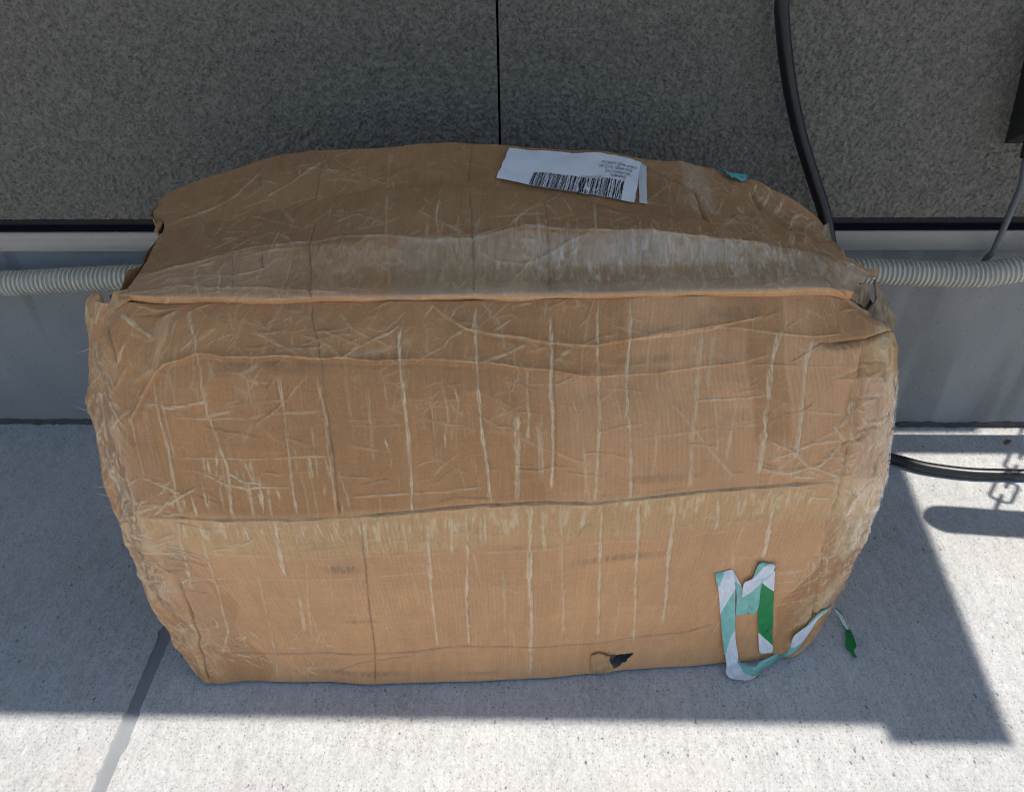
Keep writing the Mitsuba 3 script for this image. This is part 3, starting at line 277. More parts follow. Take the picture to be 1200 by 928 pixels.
# ------------------------------------------------------------------ the carton
STEP = 0.0016
class Sheet:
    """A surface through rows of points, sampled every STEP metres; (a, b) are metres along and across it."""
    def __init__(s, rows, upright=None):
        def resample(P, n):
            P = np.asarray(P, float)
            if upright:                              # lines of equal a run straight back, except close to the ends
                x = np.interp(np.linspace(0, 1, n), [0, 0.06, 0.94, 1], [P[0, 0], *upright, P[-1, 0]])
                return PchipInterpolator(P[:, 0], P, axis=0)(x)
            d = np.r_[0, np.cumsum(np.linalg.norm(np.diff(P, axis=0), axis=1))]
            return PchipInterpolator(d / d[-1], P, axis=0)(np.linspace(0, 1, n))
        s.W = np.mean([np.linalg.norm(np.diff(np.asarray(r), axis=0), axis=1).sum() for r in rows])
        s.n = int(s.W / STEP) + 1
        G = np.array([resample(r, s.n) for r in rows])
        k = np.r_[0, np.cumsum(np.linalg.norm(np.diff(G, axis=0), axis=2).mean(1))]
        s.H = k[-1]; s.m = int(s.H / STEP) + 1
        s.P = PchipInterpolator(k, G, axis=0)(np.linspace(0, s.H, s.m))
        s.P = gaussian_filter(s.P, (1.5, 1.5, 0), mode='nearest')
        s.A, s.B = np.meshgrid(np.linspace(0, s.W, s.n), np.linspace(0, s.H, s.m))
        s.N = s.normals(s.P)
        s.h = np.zeros((s.m, s.n)); s.white = np.zeros((s.m, s.n)); s.dark = np.zeros((s.m, s.n)); s.smudge = np.zeros((s.m, s.n)); s.crink = np.zeros((s.m, s.n))
    def normals(s, P):
        n = np.cross(np.gradient(P, axis=1), np.gradient(P, axis=0)); n /= np.linalg.norm(n, axis=2, keepdims=True) + 1e-12
        return n
    def q(s, sa, sb, seed, off=0.0):
        return np.stack([s.A * sa + off, s.B * sb, np.full_like(s.A, seed * 3.7)], -1)
    def crease(s, pts, mm, wid, white, dark, wob=0.0007, seed=0):
        p = np.asarray(pts, float)
        m = 0.02
        j0, j1 = int(max((p[:, 0].min() - m) / s.W * (s.n - 1), 0)), int(min((p[:, 0].max() + m) / s.W * (s.n - 1) + 2, s.n))
        i0, i1 = int(max((p[:, 1].min() - m) / s.H * (s.m - 1), 0)), int(min((p[:, 1].max() + m) / s.H * (s.m - 1) + 2, s.m))
        if j1 - j0 < 2 or i1 - i0 < 2: return
        a, b = s.A[i0:i1, j0:j1], s.B[i0:i1, j0:j1]
        Q = np.stack([a * 110, b * 110, np.full_like(a, seed * 1.31)], -1)
        a = a + (meshkit.noise(Q, 1) - 0.5) * 2 * wob; b = b + (meshkit.noise(Q, 2) - 0.5) * 2 * wob
        best = np.full(a.shape, 9.0); along = np.zeros(a.shape); run = 0.0
        for u, v in zip(p[:-1], p[1:]):
            e = v - u; L = np.hypot(*e) + 1e-9
            t = np.clip(((a - u[0]) * e[0] + (b - u[1]) * e[1]) / L**2, 0, 1)
            dd = np.hypot(a - u[0] - t * e[0], b - u[1] - t * e[1])
            along = np.where(dd < best, run + t * L, along); best = np.minimum(best, dd); run += L
        fade = np.clip(np.minimum(along, run - along) / 0.012 + 0.25, 0, 1)
        var = 0.55 + 0.9 * meshkit.noise(np.stack([along * 45, along * 0 + seed, along * 0], -1), 4)
        w = wid * 0.001
        if wid < 0:                                  # a step: the side above (mm > 0) or below (mm < 0) stands proud of the line
            w = -w
            side = np.interp(a.ravel(), p[:, 0], p[:, 1]).reshape(a.shape)
            up = (b - side) * np.sign(mm)
            s.h[i0:i1, j0:j1] += abs(mm) * 0.001 * fade * var * np.clip(up / 0.0012 + 0.5, 0, 1) * np.exp(-np.maximum(up, 0) / 0.007)
        else:
            s.h[i0:i1, j0:j1] += mm * 0.00125 * np.exp(-(best / w) ** 1.15) * fade * var
        steep = abs(p[-1, 1] - p[0, 1]) > abs(p[-1, 0] - p[0, 0])
        fa, fb = (620, 55) if steep else (55, 620)
        br = meshkit.fbm(np.stack([a * fa, b * fb, np.full_like(a, seed)], -1), 2)
        wv = w * (0.45 + 1.3 * meshkit.fbm(np.stack([along * 60, along * 0 + seed * 2.7, along * 0], -1), 2))
        body = np.clip((wv * 1.15 - best) / (0.0009), 0, 1)
        s.white[i0:i1, j0:j1] = np.maximum(s.white[i0:i1, j0:j1], white * fade * body * np.clip(br * 2.2 - 0.35, 0.12, 1.0) * np.clip(var * 1.15, 0.3, 1.1))
        if white > 0.5 and run > 0.05:
            sd = (a - np.interp(b.ravel(), *(p[np.argsort(p[:, 1])].T[::-1])).reshape(b.shape)) if steep else (b - np.interp(a.ravel(), *p[np.argsort(p[:, 0])].T).reshape(b.shape))
            s.dark[i0:i1, j0:j1] = np.maximum(s.dark[i0:i1, j0:j1], 0.55 * white * fade * np.exp(-((sd - wv * 1.25) / 0.0009) ** 2) * np.clip(var - 0.3, 0, 1))
        s.dark[i0:i1, j0:j1] = np.maximum(s.dark[i0:i1, j0:j1], dark * fade * np.exp(-(best / 0.0013) ** 2))  # shade of the groove painted as a dark line
    def scatter(s, n, a0, a1, b0, b1, lens, mm, wid, white, angles, dark=0.0, seed=0):
        r = np.random.default_rng(seed)
        for k in range(n):
            c = np.array([r.uniform(a0, a1), r.uniform(b0, b1)]); L = r.uniform(*lens); g = math.radians(r.uniform(*angles))
            pts = [c]
            for _ in range(3):
                pts.append(pts[-1] + L / 3 * np.array([math.cos(g), math.sin(g)])); g += r.normal(0, 0.25 if angles[1] - angles[0] > 25 else 0.05)
            s.crease(pts, r.uniform(*mm), r.uniform(*wid), r.uniform(*white), dark * r.uniform(0, 1), seed=k + seed * 100)
    def finish(s):
        s.h[:, :] = np.clip(s.h, -0.012, 0.012)
        s.D = s.P + s.N * s.h[..., None]
        s.ND = s.normals(s.D)
    def at(s, a, b, off=0.0):
        j = np.clip(np.asarray(a) / s.W * (s.n - 1), 0, s.n - 1.001); i = np.clip(np.asarray(b) / s.H * (s.m - 1), 0, s.m - 1.001)
        j0, i0 = j.astype(int), i.astype(int); tj, ti = (j - j0)[..., None], (i - i0)[..., None]
        def lerp(G): return (G[i0, j0] * (1 - tj) + G[i0, j0 + 1] * tj) * (1 - ti) + (G[i0 + 1, j0] * (1 - tj) + G[i0 + 1, j0 + 1] * tj) * ti
        return lerp(s.D) + lerp(s.ND) * np.asarray(off)[..., None]

KRAFT = np.array([0.60, 0.318, 0.152])
TAPED = np.array([0.455, 0.224, 0.092])
SEAMT = np.array([0.60, 0.350, 0.152])
TOP_SHADE = np.array([0.375, 0.200, 0.093])  # board tint with the shade on the carton top painted in
CRINK = np.array([0.62, 0.455, 0.26])
HAZY_SHEEN = np.array([0.50, 0.335, 0.212])  # hazy tape tint with its greyish sheen painted in
PALE = np.array([0.78, 0.62, 0.40])
CREASE_SHADE = np.array([0.10, 0.062, 0.036])  # groove shade painted along creases
def kraft(s, seed, flute, tape, tint=TAPED, more=()):
    """Base colour of corrugated board: paper fibre, faint flute lines, tape and shade tints, pale tape blisters and glints, groove shade painted into creases."""
    fib = meshkit.fbm(s.q(60, 25, seed), 3) - 0.5
    big = meshkit.fbm(s.q(4, 5, seed + 1), 3) - 0.5
    fine = rng.normal(0, 1, (s.m, s.n))
    v = 1 + 0.14 * (meshkit.fbm(s.q(330, 11, seed + 41), 2) - 0.5) + 0.07 * (meshkit.fbm(s.q(9, 300, seed + 43), 2) - 0.5) + 0.18 * fib + 0.30 * big + 0.055 * fine
    cell = meshkit.noise(np.stack([np.floor(s.A / 0.066 + 0.3 * meshkit.noise(s.q(3, 3, seed + 31))), np.floor(s.B / 0.11 + 0.4 * meshkit.noise(s.q(4, 2, seed + 33))), s.A * 0 + seed], -1))
    v = v * (1 + 0.07 * (gaussian_filter(cell, 1.2) - 0.5))
    patch = np.clip(meshkit.fbm(s.q(5, 4, seed + 2), 3) * 2.6 - 0.8, 0, 1)
    v = v * (1 + flute * (1 - 0.75 * np.clip(tape, 0, 1)) * (0.35 + 0.65 * patch) * np.sin(2 * np.pi * (s.A + 0.002 * meshkit.noise(s.q(3, 3, 4))) / 0.0081))
    dash = np.clip((meshkit.noise(s.q(124, 16, seed + 7)) - 0.72) * 4, 0, 1) * np.clip(meshkit.fbm(s.q(3, 5, seed + 9), 2) * 4 - 2.1, 0, 1)
    c = KRAFT * v[..., None]
    c = c * (1 - tape[..., None]) + tint * v[..., None] * tape[..., None]
    for m_, t_ in more: c = c * (1 - m_[..., None]) + t_ * v[..., None] * m_[..., None]
    c = c * (1 - 0.75 * s.crink[..., None]) + CRINK * v[..., None] * 0.75 * s.crink[..., None]
    c = c * (1 - 0.35 * dash[..., None])
    c = c * (1 - s.smudge[..., None] * np.array([0.42, 0.38, 0.30]))
    w = np.clip(s.white, 0, 1)[..., None] * 0.80
    c = c * (1 - w) + PALE * w
    k = np.clip(s.dark, 0, 1)[..., None] * 0.75
    c = c * (1 - k) + CREASE_SHADE * k
    return np.clip(c, 0.01, 0.9)
def facets(s, seed, amp, cell, vert=1.0):
    """Board buckled between vertical dents: slightly tilted strips, and soft waves."""
    s.h += amp * (meshkit.noise(s.q(1 / cell, 1.2, seed)) - 0.5) + amp * 0.8 * (meshkit.fbm(s.q(4, 5, seed + 3), 2) - 0.5)
    s.h += 0.0012 * (meshkit.fbm(s.q(22, 9, seed + 5), 2) - 0.5)

def band_(x, lo, hi, s_): return np.clip((x - lo) / s_, 0, 1) * np.clip((hi - x) / s_, 0, 1)
front = Sheet(FRONT_ROWS); flap = Sheet(FLAP_ROWS, (-0.60, 0.50)); rear = Sheet(REAR_ROWS, (-0.60, 0.50))
BS = 0.503                                          # the seam's height on the front sheet
facets(front, 1, 0.009, 0.085); facets(flap, 11, 0.006, 0.085); facets(rear, 21, 0.006, 0.08)
for S, C in ((front, FRONT_CREASES), (flap, FLAP_CREASES), (rear, REAR_CREASES)):
    for i, c in enumerate(C): S.crease(*c, seed=i)
# front: crumpled tape along both edges, blistered tape under the seam, fine wrinkles everywhere
front.scatter(70, 0.02, 0.15, 0.05, 0.80, (0.02, 0.07), (0.8, 3.0), (1.4, 2.8), (0.3, 0.9), (20, 160), 0.3, 1)
front.scatter(45, 0.02, 0.19, 0.30, 0.62, (0.02, 0.08), (0.8, 3.0), (1.4, 2.6), (0.4, 0.95), (-40, 40), 0.3, 2)
front.scatter(90, 1.34, 1.53, 0.10, 0.72, (0.02, 0.07), (0.8, 2.6), (1.4, 2.8), (0.3, 0.9), (40, 140), 0.3, 3)
front.scatter(60, 1.33, 1.54, 0.30, 0.74, (0.02, 0.06), (0.8, 2.6), (1.4, 2.6), (0.3, 0.9), (-50, 50), 0.3, 4)
front.scatter(50, -0.01, 0.11, 0.03, 0.72, (0.01, 0.06), (0.8, 3.0), (1.2, 2.4), (0.2, 0.8), (30, 150), 0.3, 14)
front.scatter(50, 1.46, 1.57, 0.10, 0.72, (0.01, 0.06), (0.8, 3.0), (1.2, 2.4), (0.2, 0.8), (30, 150), 0.3, 15)
front.scatter(120, 0.19, 1.30, BS - 0.030, BS - 0.004, (0.012, 0.055), (0.3, 1.0), (1.4, 4.2), (0.5, 1.0), (-100, -80), 0, 5)
front.scatter(35, 0.19, 1.30, BS - 0.075, BS - 0.02, (0.006, 0.02), (0.3, 0.8), (1.8, 4.2), (0.3, 0.6), (0, 180), 0, 6)
front.scatter(70, 0.20, 1.32, 0.03, 0.85, (0.03, 0.16), (0.3, 0.9), (1.0, 1.8), (0.1, 0.4), (84, 96), 0, 7)
front.scatter(55, 0.20, 1.32, 0.03, 0.85, (0.04, 0.20), (0.3, 0.9), (0.9, 1.4), (0.08, 0.32), (-6, 6), 0, 8)
front.scatter(60, 0.20, 1.36, 0.55, 0.87, (0.01, 0.06), (0.4, 1.2), (0.9, 1.8), (0.2, 0.6), (15, 75), 0, 9)
front.scatter(30, 1.15, 1.36, 0.45, 0.60, (0.02, 0.07), (0.6, 1.8), (1.4, 2.6), (0.4, 0.8), (-40, 70), 0, 10)
front.scatter(24, 0.19, 0.50, 0.50, 0.60, (0.02, 0.05), (0.5, 1.2), (1.2, 2.4), (0.4, 0.9), (80, 100), 0, 12)
front.scatter(170, 0.12, 1.36, 0.03, 0.86, (0.02, 0.12), (-0.5, 0.6), (0.8, 1.1), (0.15, 0.5), (85, 95), 0.25, 16)
front.scatter(60, 0.14, 1.36, 0.50, 0.88, (0.02, 0.10), (0.8, 2.2), (1.0, 1.8), (0.15, 0.45), (-30, 35), 0.25, 17)
front.scatter(40, 0.14, 0.36, 0.01, 0.14, (0.02, 0.05), (0.5, 1.4), (1.0, 2.0), (0.3, 0.7), (0, 180), 0, 13)
flap.scatter(55, 0.10, 1.25, 0.02, 0.22, (0.02, 0.10), (0.5, 1.6), (1.0, 2.0), (0.2, 0.6), (0, 180), 0, 21)
flap.scatter(40, 0.10, 1.25, 0.03, 0.15, (0.03, 0.08), (0.5, 1.5), (1.2, 2.2), (0.2, 0.6), (84, 96), 0, 22)
flap.scatter(90, 0.55, 0.80, 0.05, 0.14, (0.01, 0.06), (0.3, 1.2), (0.8, 1.8), (0.4, 0.9), (80, 100), 0, 24)  # pale streaks painted where the tape glares
flap.scatter(130, 0.82, 1.24, 0.05, 0.14, (0.01, 0.06), (0.3, 1.2), (0.8, 1.8), (0.4, 0.9), (82, 98), 0, 25)  # more painted tape glare, to the right
flap.scatter(60, 0.0, 0.22, 0.0, 0.24, (0.02, 0.08), (0.6, 1.8), (0.8, 1.6), (0.3, 0.7), (-10, 50), 0.2, 23)
rear.scatter(50, 0.02, 1.36, 0.01, 0.12, (0.02, 0.09), (0.5, 1.8), (1.0, 2.0), (0.2, 0.55), (0, 180), 0, 31)
rear.scatter(25, 1.0, 1.37, 0.0, 0.12, (0.02, 0.06), (1.0, 3.0), (1.4, 2.4), (0.2, 0.6), (0, 180), 0.4, 32)
# the flutes themselves, and the fold's rounded edges
for S, am in ((front, 0.00016), (flap, 0.00012), (rear, 0.00012)):
    S.h += am * np.sin(2 * np.pi * S.A / 0.0081)
from scipy.spatial import cKDTree
def folds(s, size, seed, where, stretch=1.0, warp=0.25):
    """Crumpled film: hollow cells of about this size that meet in straight sharp ridges. Returns height (0 to about 1) and how near a ridge is (metres)."""
    r = np.random.default_rng(seed)
    f = 1.0 / size
    i = np.flatnonzero(where.ravel() > 0.01)
    x = np.stack([s.A.ravel()[i] * f, s.B.ravel()[i] * f / stretch, np.full(len(i), seed * 3.3)], -1)
    x2 = x[:, :2] + warp * np.stack([meshkit.noise(x * [1.3, 1.3, 1], 1) - 0.5, meshkit.noise(x * [1.3, 1.3, 1], 2) - 0.5], -1) * 2
    lo, hi = x2.min(0) - 2, x2.max(0) + 2
    n = int(np.prod(hi - lo))
    c = lo + r.random((n, 2)) * (hi - lo); o = r.random(n) * 0.55
    d, k = cKDTree(c).query(x2, k=5)
    v = np.sort(o[k] - d**2, axis=1)
    h = np.zeros(s.A.size); near = np.full(s.A.size, 9.0)
    h[i] = -v[:, -1] + 0.3; near[i] = (v[:, -1] - v[:, -2]) * size * 0.55
    cell = np.zeros(s.A.size); top_ = np.argmax(o[k] - d**2, axis=1); cell[i] = r.random(n)[k[np.arange(len(i)), top_]]
    return h.reshape(s.A.shape), near.reshape(s.A.shape), cell.reshape(s.A.shape)
def soft(x, lo, hi): return np.clip((x - lo) / (hi - lo), 0, 1)
def crumple(s, mask, layers, seed, white, stretch=1.0, crink=0.0):
    for k, (size, am) in enumerate(layers):
        h, near, cell = folds(s, size, seed + 7 * k, mask, stretch)
        s.h += am * mask * np.clip(h, -0.6, 0.8)
        pick = soft(meshkit.noise(s.q(55, 55, seed + k)), 0.42, 0.62)
        s.white = np.maximum(s.white, white * mask * np.exp(-(near / 0.0009) ** 1.3) * pick)
        if k < 2 and crink: s.crink = np.maximum(s.crink, crink * mask * soft(cell, 0.55, 0.75) * soft(meshkit.noise(s.q(28, 18, seed + 4)), 0.35, 0.55))
        if k == 0: s.dark = np.maximum(s.dark, 0.45 * mask * np.exp(-(near / 0.0009) ** 2) * soft(meshkit.noise(s.q(23, 23, seed + 9)), 0.66, 0.8))
ea = np.minimum(front.A, front.W - front.A)
eb = 0.012 * np.sin(front.B * 31) + 0.02 * (meshkit.fbm(front.q(9, 9, 3), 2) - 0.5)
edge_mask = (1 - soft(ea + eb, 0.075, 0.135)) * (1 - 0.6 * soft(front.A, front.W - 0.06, front.W)); up_mask = soft(front.B, 0.62, 0.72)
crumple(front, edge_mask, ((0.060, 0.0100), (0.026, 0.0045), (0.012, 0.0012)), 100, 0.6, 1.6, 0.75)
crumple(front, (1 - edge_mask) * (0.25 + 0.75 * up_mask) * soft(meshkit.fbm(front.q(6, 6, 5), 2), 0.32, 0.6), ((0.085, 0.0060), (0.036, 0.0014)), 130, 0.42)
crumple(front, band_(front.B, BS - 0.10, BS + 0.004, 0.006) * (1 - edge_mask), ((0.030, 0.0007), (0.015, 0.0004)), 160, 0.30, 3.5)
crumple(flap, soft(flap.B, 0.0, 0.03) * 0.9, ((0.095, 0.0060), (0.040, 0.0016)), 200, 0.40)
crumple(flap, band_(flap.B, 0.045, 0.15, 0.01) * soft(flap.A, 0.25, 0.35), ((0.020, 0.0013), (0.009, 0.0005)), 230, 0.6, 2.5)
crumple(rear, rear.A * 0 + 0.8, ((0.10, 0.0070), (0.042, 0.0020)), 260, 0.35)
crumple(rear, soft(rear.A, 0.98, 1.10), ((0.060, 0.0110), (0.026, 0.0030)), 290, 0.6)
front.h += 0.006 * (meshkit.fbm(front.q(38, 38, 77), 2) - 0.5) * np.clip(1 - front.A / 0.06, 0, 1)
for S in (front, flap, rear): S.finish()

for a_, b_, wa, wb, st, fr_ in SMUDGES:
    e = np.exp(-(((front.A - a_) / wa) ** 4) - ((front.B - b_) / wb) ** 4)
    front.smudge = np.maximum(front.smudge, st * e * np.clip(meshkit.fbm(front.q(fr_, 40, a_), 2) * 2.4 - 0.55, 0, 1))
def band(x, lo, hi, soft): return np.clip((x - lo) / soft, 0, 1) * np.clip((hi - x) / soft, 0, 1)
wob = 0.03 * (meshkit.fbm(front.q(7, 7, 61), 3) - 0.5)
ft = np.maximum.reduce([0.85 * soft(front.B + wob, BS + 0.002, BS + 0.012) * (1 - soft(front.A + 6 * wob, 0.80, 0.90)),
                        0.9 * band_(front.B + wob, 0.775, 0.90, 0.006) * soft(meshkit.fbm(front.q(6, 2, 63), 2), 0.42, 0.47),
                        0.8 * band_(front.A, 1.18, 1.245, 0.003) * soft(front.B, BS + 0.09, BS + 0.12),
                        band(front.A, -1, 0.20 + 0.02 * np.sin(front.B * 30), 0.004) * 0.6, band(front.A, 1.36 + 0.02 * np.sin(front.B * 26), 9, 0.004) * 0.7])
seam = band(front.B, BS - 0.095 + 0.012 * (front.A - 0.7), BS + 0.002, 0.003)
cf = kraft(front, 1, 0.042, ft, more=((seam * 0.8, SEAMT),))
we = np.clip((front.A - front.W + 0.010 + 0.0012 * (meshkit.fbm(front.q(30, 30, 3), 2) - 0.5)) / 0.002, 0, 1) * band(front.B, 0.34, 0.70, 0.01)
cf = cf * (1 - we[..., None]) + np.array([0.62, 0.61, 0.60]) * we[..., None]
fl_ = meshkit.noise(flap.q(124, 34, 71)); gl = band(flap.B, 0.058, 0.140, 0.003) * soft(flap.A, 0.52, 0.53) * soft(meshkit.fbm(flap.q(9, 12, 72), 2), 0.36, 0.55)  # where tape glints are painted on the flap
flap.white = np.maximum(flap.white, 0.35 * gl * soft(fl_, 0.56, 0.80) * soft(meshkit.noise(flap.q(420, 160, 73)), 0.3, 0.6))  # glints painted as pale specks
from shapely import points as sh_points
hole_d = np.full(front.A.shape, 9.0); sel = (np.abs(front.A - np.mean([p_[0] for p_ in HOLE_AB])) < 0.08) & (front.B < 0.14)
hole_d[sel] = Polygon(HOLE_AB).distance(sh_points(front.A[sel], front.B[sel]))
rim_ = np.clip(1 - hole_d / 0.0035, 0, 1) * soft(meshkit.noise(front.q(300, 300, 91)), 0.25, 0.6)
cf = cf * (1 - rim_[..., None] * 0.7) + np.array([0.62, 0.49, 0.33]) * rim_[..., None] * 0.7
ct = kraft(flap, 4, 0.035, band(flap.B, 0.026, 0.145, 0.006) * (0.35 + 0.55 * soft(flap.A, 0.46, 0.47)), HAZY_SHEEN, ((0.65 * gl * soft(fl_, 0.50, 0.78) * soft(meshkit.noise(flap.q(360, 120, 75)), 0.35, 0.6), np.array([0.86, 0.78, 0.72])), (soft(flap.B, 0.142, 0.150) * 0.85, TOP_SHADE),))  # tape sheen, glint specks and shade beyond the crest, all painted into the colour
cr = kraft(rear, 8, 0.03, rear.A * 0 + 0.4, more=((rear.A * 0 + 0.8, TOP_SHADE), (band(rear.A, 1.04, 1.10, 0.01) * band(rear.B, 0.05, 0.2, 0.01) * 0.6, HAZY_SHEEN)))  # rear flap colour darkened to paint in its shade
def flute_bump(p, n, uv): return noise(uv.x * 900, uv.y * 500, 0.0)
scene['m_kraft'] = dict(type='twosided', b={'type': 'principled', 'base_color': {'type': 'mesh_attribute', 'name': 'vertex_color'}, 'roughness': 0.55, 'specular': 0.28})
simple('m_shred', (0.50, 0.40, 0.27), 0.5)
simple('m_board', proc(lambda p, n, uv: mi.Color3f(0.50, 0.285, 0.135) * (0.55 + 0.5 * fbm(p.x * 40, p.y * 40, p.z * 40) + 0.4 * noise(p.x * 320, p.y * 60, p.z * 60))), 0.7, spec=0.3)
simple('m_board_torn', proc(lambda p, n, uv: mi.Color3f(0.33, 0.235, 0.15) * (0.5 + 0.9 * noise(p.x * 300, p.y * 120, p.z * 60))), 0.85, spec=0.2)
scene['m_film_flat'] = dict(type='thindielectric', int_ior=1.27, specular_transmittance=rgb(0.99, 0.975, 0.945))
scene['m_film'] = dict(type='thindielectric', int_ior=1.6, specular_transmittance=rgb(0.97, 0.95, 0.90))

B = 'cardboard_carton'
tag(B, 'large battered brown cardboard carton wrapped in clear tape on the pavement', 'box')
def inside(poly, a, b):
    from matplotlib.path import Path
    return Path(poly).contains_points(np.stack([a.ravel(), b.ravel()], -1)).reshape(a.shape)
q = grid_faces(front.m, front.n)
hole = np.asarray(HOLE_AB, float); from shapely import contains_xy
hp_ = Polygon(hole)
ca = front.A.ravel()[q].mean(1); cb = front.B.ravel()[q].mean(1)
q = q[~contains_xy(hp_, ca + 0.006 * (meshkit.noise(np.stack([ca * 160, cb * 160, ca * 0], -1)) - 0.5), cb + 0.005 * (meshkit.noise(np.stack([ca * 160, cb * 160, ca * 0 + 5], -1)) - 0.5))]
uvf = lambda S: np.stack([S.A.ravel(), S.B.ravel()], -1)
def sheet_mesh(key, S, col, faces=None):
    f = tri(grid_faces(S.m, S.n) if faces is None else faces)
    return add(key, trimesh.Trimesh(S.D.reshape(-1, 3), f, process=False), 'm_kraft', smooth=True, uv=uvf(S), color=col.reshape(-1, 3))
sheet_mesh(B + '__front_panel', front, cf, q); tag(B + '__front_panel', 'creased brown front of the carton with a dark seam across its middle')
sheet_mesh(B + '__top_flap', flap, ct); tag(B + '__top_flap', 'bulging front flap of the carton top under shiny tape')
sheet_mesh(B + '__rear_flap', rear, cr); tag(B + '__rear_flap', 'rear flap of the carton top that carries the label')
def ruled(key, L0, L1, n, bulge, mat='m_board', seed=1):
    """A panel between two lines of points with equal counts."""
    t = np.linspace(0, 1, n)[:, None, None]
    P = L0[None] * (1 - t) + L1[None] * t
    nn = np.cross(np.gradient(P, axis=1), np.gradient(P, axis=0)); nn /= np.linalg.norm(nn, axis=2, keepdims=True) + 1e-9
    P = P + nn * bulge * np.sin(np.pi * t) + nn * 0.008 * (meshkit.fbm(P * 9 + seed, 2)[..., None] - 0.5) * np.sin(np.pi * t)
    m, k = P.shape[:2]
    add(key, trimesh.Trimesh(P.reshape(-1, 3), tri(grid_faces(m, k)), process=False), mat, smooth=True)
# back and side panels
top = rear.D[-1][::12]; bot = top.copy(); bot[:, 2] = 0.004; bot[:, 1] = -0.31; bot[:, 0] = np.linspace(-0.76, 0.63, len(bot))
ruled(B + '__back_panel', bot, top, 30, 0.0)
rt = front.D[:, -1][::10]; yb = np.linspace(-0.31, -0.36, len(rt)); xb = np.interp(np.linspace(0, 1, len(rt)), [0, 1], [0.625, 0.60])
back = np.stack([xb, yb, np.linspace(0.004, 0.775, len(rt))], -1)
ruled(B + '__side_panel', rt, back, 30, -0.02, seed=5)
lt = sm(SIDE_TOP, n=40); lb = sm([(-0.748, -0.852, 0.006), (-0.765, -0.6, 0.004), (-0.765, -0.32, 0.004)], n=40)
lf = front.D[:, 0]
lb[0] = lf[0]
ruled(B + '__side_panel', lb, lt, 30, 0.02, seed=8)
# torn corner
def poly_board(key, pts, mat, thick, n=1):
    p = np.asarray(pts, float); c = p.mean(0)
    u, s_, vt = np.linalg.svd(p - c); nrm = vt[2]
    if nrm @ (EYE - c) < 0: nrm = -nrm
    k = len(p); V = np.vstack([p, p - nrm * thick, [c], [c - nrm * thick]])
    i = np.arange(k); j = (i + 1) % k
    F = np.vstack([np.stack([i, j, i * 0 + 2 * k], -1), np.stack([k + j, k + i, i * 0 + 2 * k + 1], -1), np.stack([i, k + i, k + j], -1), np.stack([i, k + j, j], -1)])
    m = trimesh.Trimesh(V, F, process=False); m.fix_normals()
    m = m.subdivide().subdivide().subdivide()
    m.vertices += 0.011 * (np.stack([meshkit.fbm(m.vertices * 40 + s_, 2) for s_ in (0, 9, 17)], -1) - 0.5)
    add(key, m, mat, smooth=35)
poly_board(B + '__torn_corner', TORN_FLAP, 'm_board_torn', 0.005); tag(B + '__torn_corner', 'torn grey brown corner of the carton sticking out at its upper right')
poly_board(B + '__torn_corner', TORN_INNER, 'm_board_torn', 0.004)
poly_board(B + '__torn_corner', TORN_ROLL, 'm_board', 0.006)
poly_board(B + '__torn_corner', TORN_LIP, 'm_board', 0.008)
poly_board(B + '__torn_tab', TORN_TAB, 'm_board', 0.003)
hc_ = np.asarray(HOLE_AB, float); hq_ = front.at(hc_[:, 0], hc_[:, 1], -0.014); hm_ = hq_.mean(0)
poly_board(B + '__torn_tab', (hm_ + (hq_ - hm_) * 1.5 + [-0.022, 0.004, -0.004]).tolist(), 'm_board_torn', 0.002)
for pts_ in CORNER_BITS: poly_board(B + '__torn_corner', pts_, 'm_board_torn' if pts_[0][0] > 0 else 'm_board', 0.003)
tag(B + '__torn_tab', 'folded back tab of board beside the hole at the foot of the carton')

def film(key, S, a0, a1, b0, b1, off=0.0008, wr=0.0012, seed=0, slope=0.0, wave=0.004, mat='m_film_flat'):
    n, m = max(int((a1 - a0) / 0.003), 4), max(int((b1 - b0) / 0.003), 4)
    U, V_ = np.meshgrid(np.linspace(0, 1, n), np.linspace(0, 1, m))
    a = a0 + (a1 - a0) * U; b = b0 + (b1 - b0) * V_ + slope * (U - 0.5)
    e = meshkit.fbm(np.stack([a * 9, b * 9, a * 0 + seed], -1), 2) - 0.5
    a, b = a + wave * e * 2, b + wave * e * 1.2
    h = off + wr * (0.6 * meshkit.fbm(np.stack([a * 75, b * 40, a * 0 + seed], -1), 3) + 0.4 * (1 - np.abs(2 * meshkit.noise(np.stack([a * 130 + b * 30, b * 55, a * 0 + seed], -1)) - 1)))
    P = S.at(np.clip(a, 0, S.W), np.clip(b, 0, S.H), h)
    k = add(key, trimesh.Trimesh(P.reshape(-1, 3), tri(grid_faces(m, n)), process=False), mat, smooth=True)
    return k
film(B + '__tape_strip', front, 0.10, 1.42, BS - 0.098, BS + 0.001, slope=0.004, seed=1); tag(B + '__tape_strip', 'clear tape band below the middle seam of the carton front')
film(B + '__tape_strip', flap, 0.28, 1.245, 0.046, 0.150, seed=2, wr=0.0085, mat='m_film'); tag(B + '__tape_strip_001', 'glossy clear tape band along the front edge of the carton top')
film(B + '__tape_strip', rear, 0.42, 1.0, 0.004, 0.118, seed=3); tag(B + '__tape_strip_002', 'clear tape laid over the label on the carton top')
film(B + '__tape_strip', front, 0.055, 0.19, 0.03, 0.74, seed=4, wr=0.005); tag(B + '__tape_strip_003', 'wrinkled clear tape wrapped round the left edge of the carton')
film(B + '__tape_strip', front, 1.35, 1.52, 0.08, 0.72, seed=5, wr=0.005); tag(B + '__tape_strip_004', 'wrinkled clear tape wrapped round the right edge of the carton')

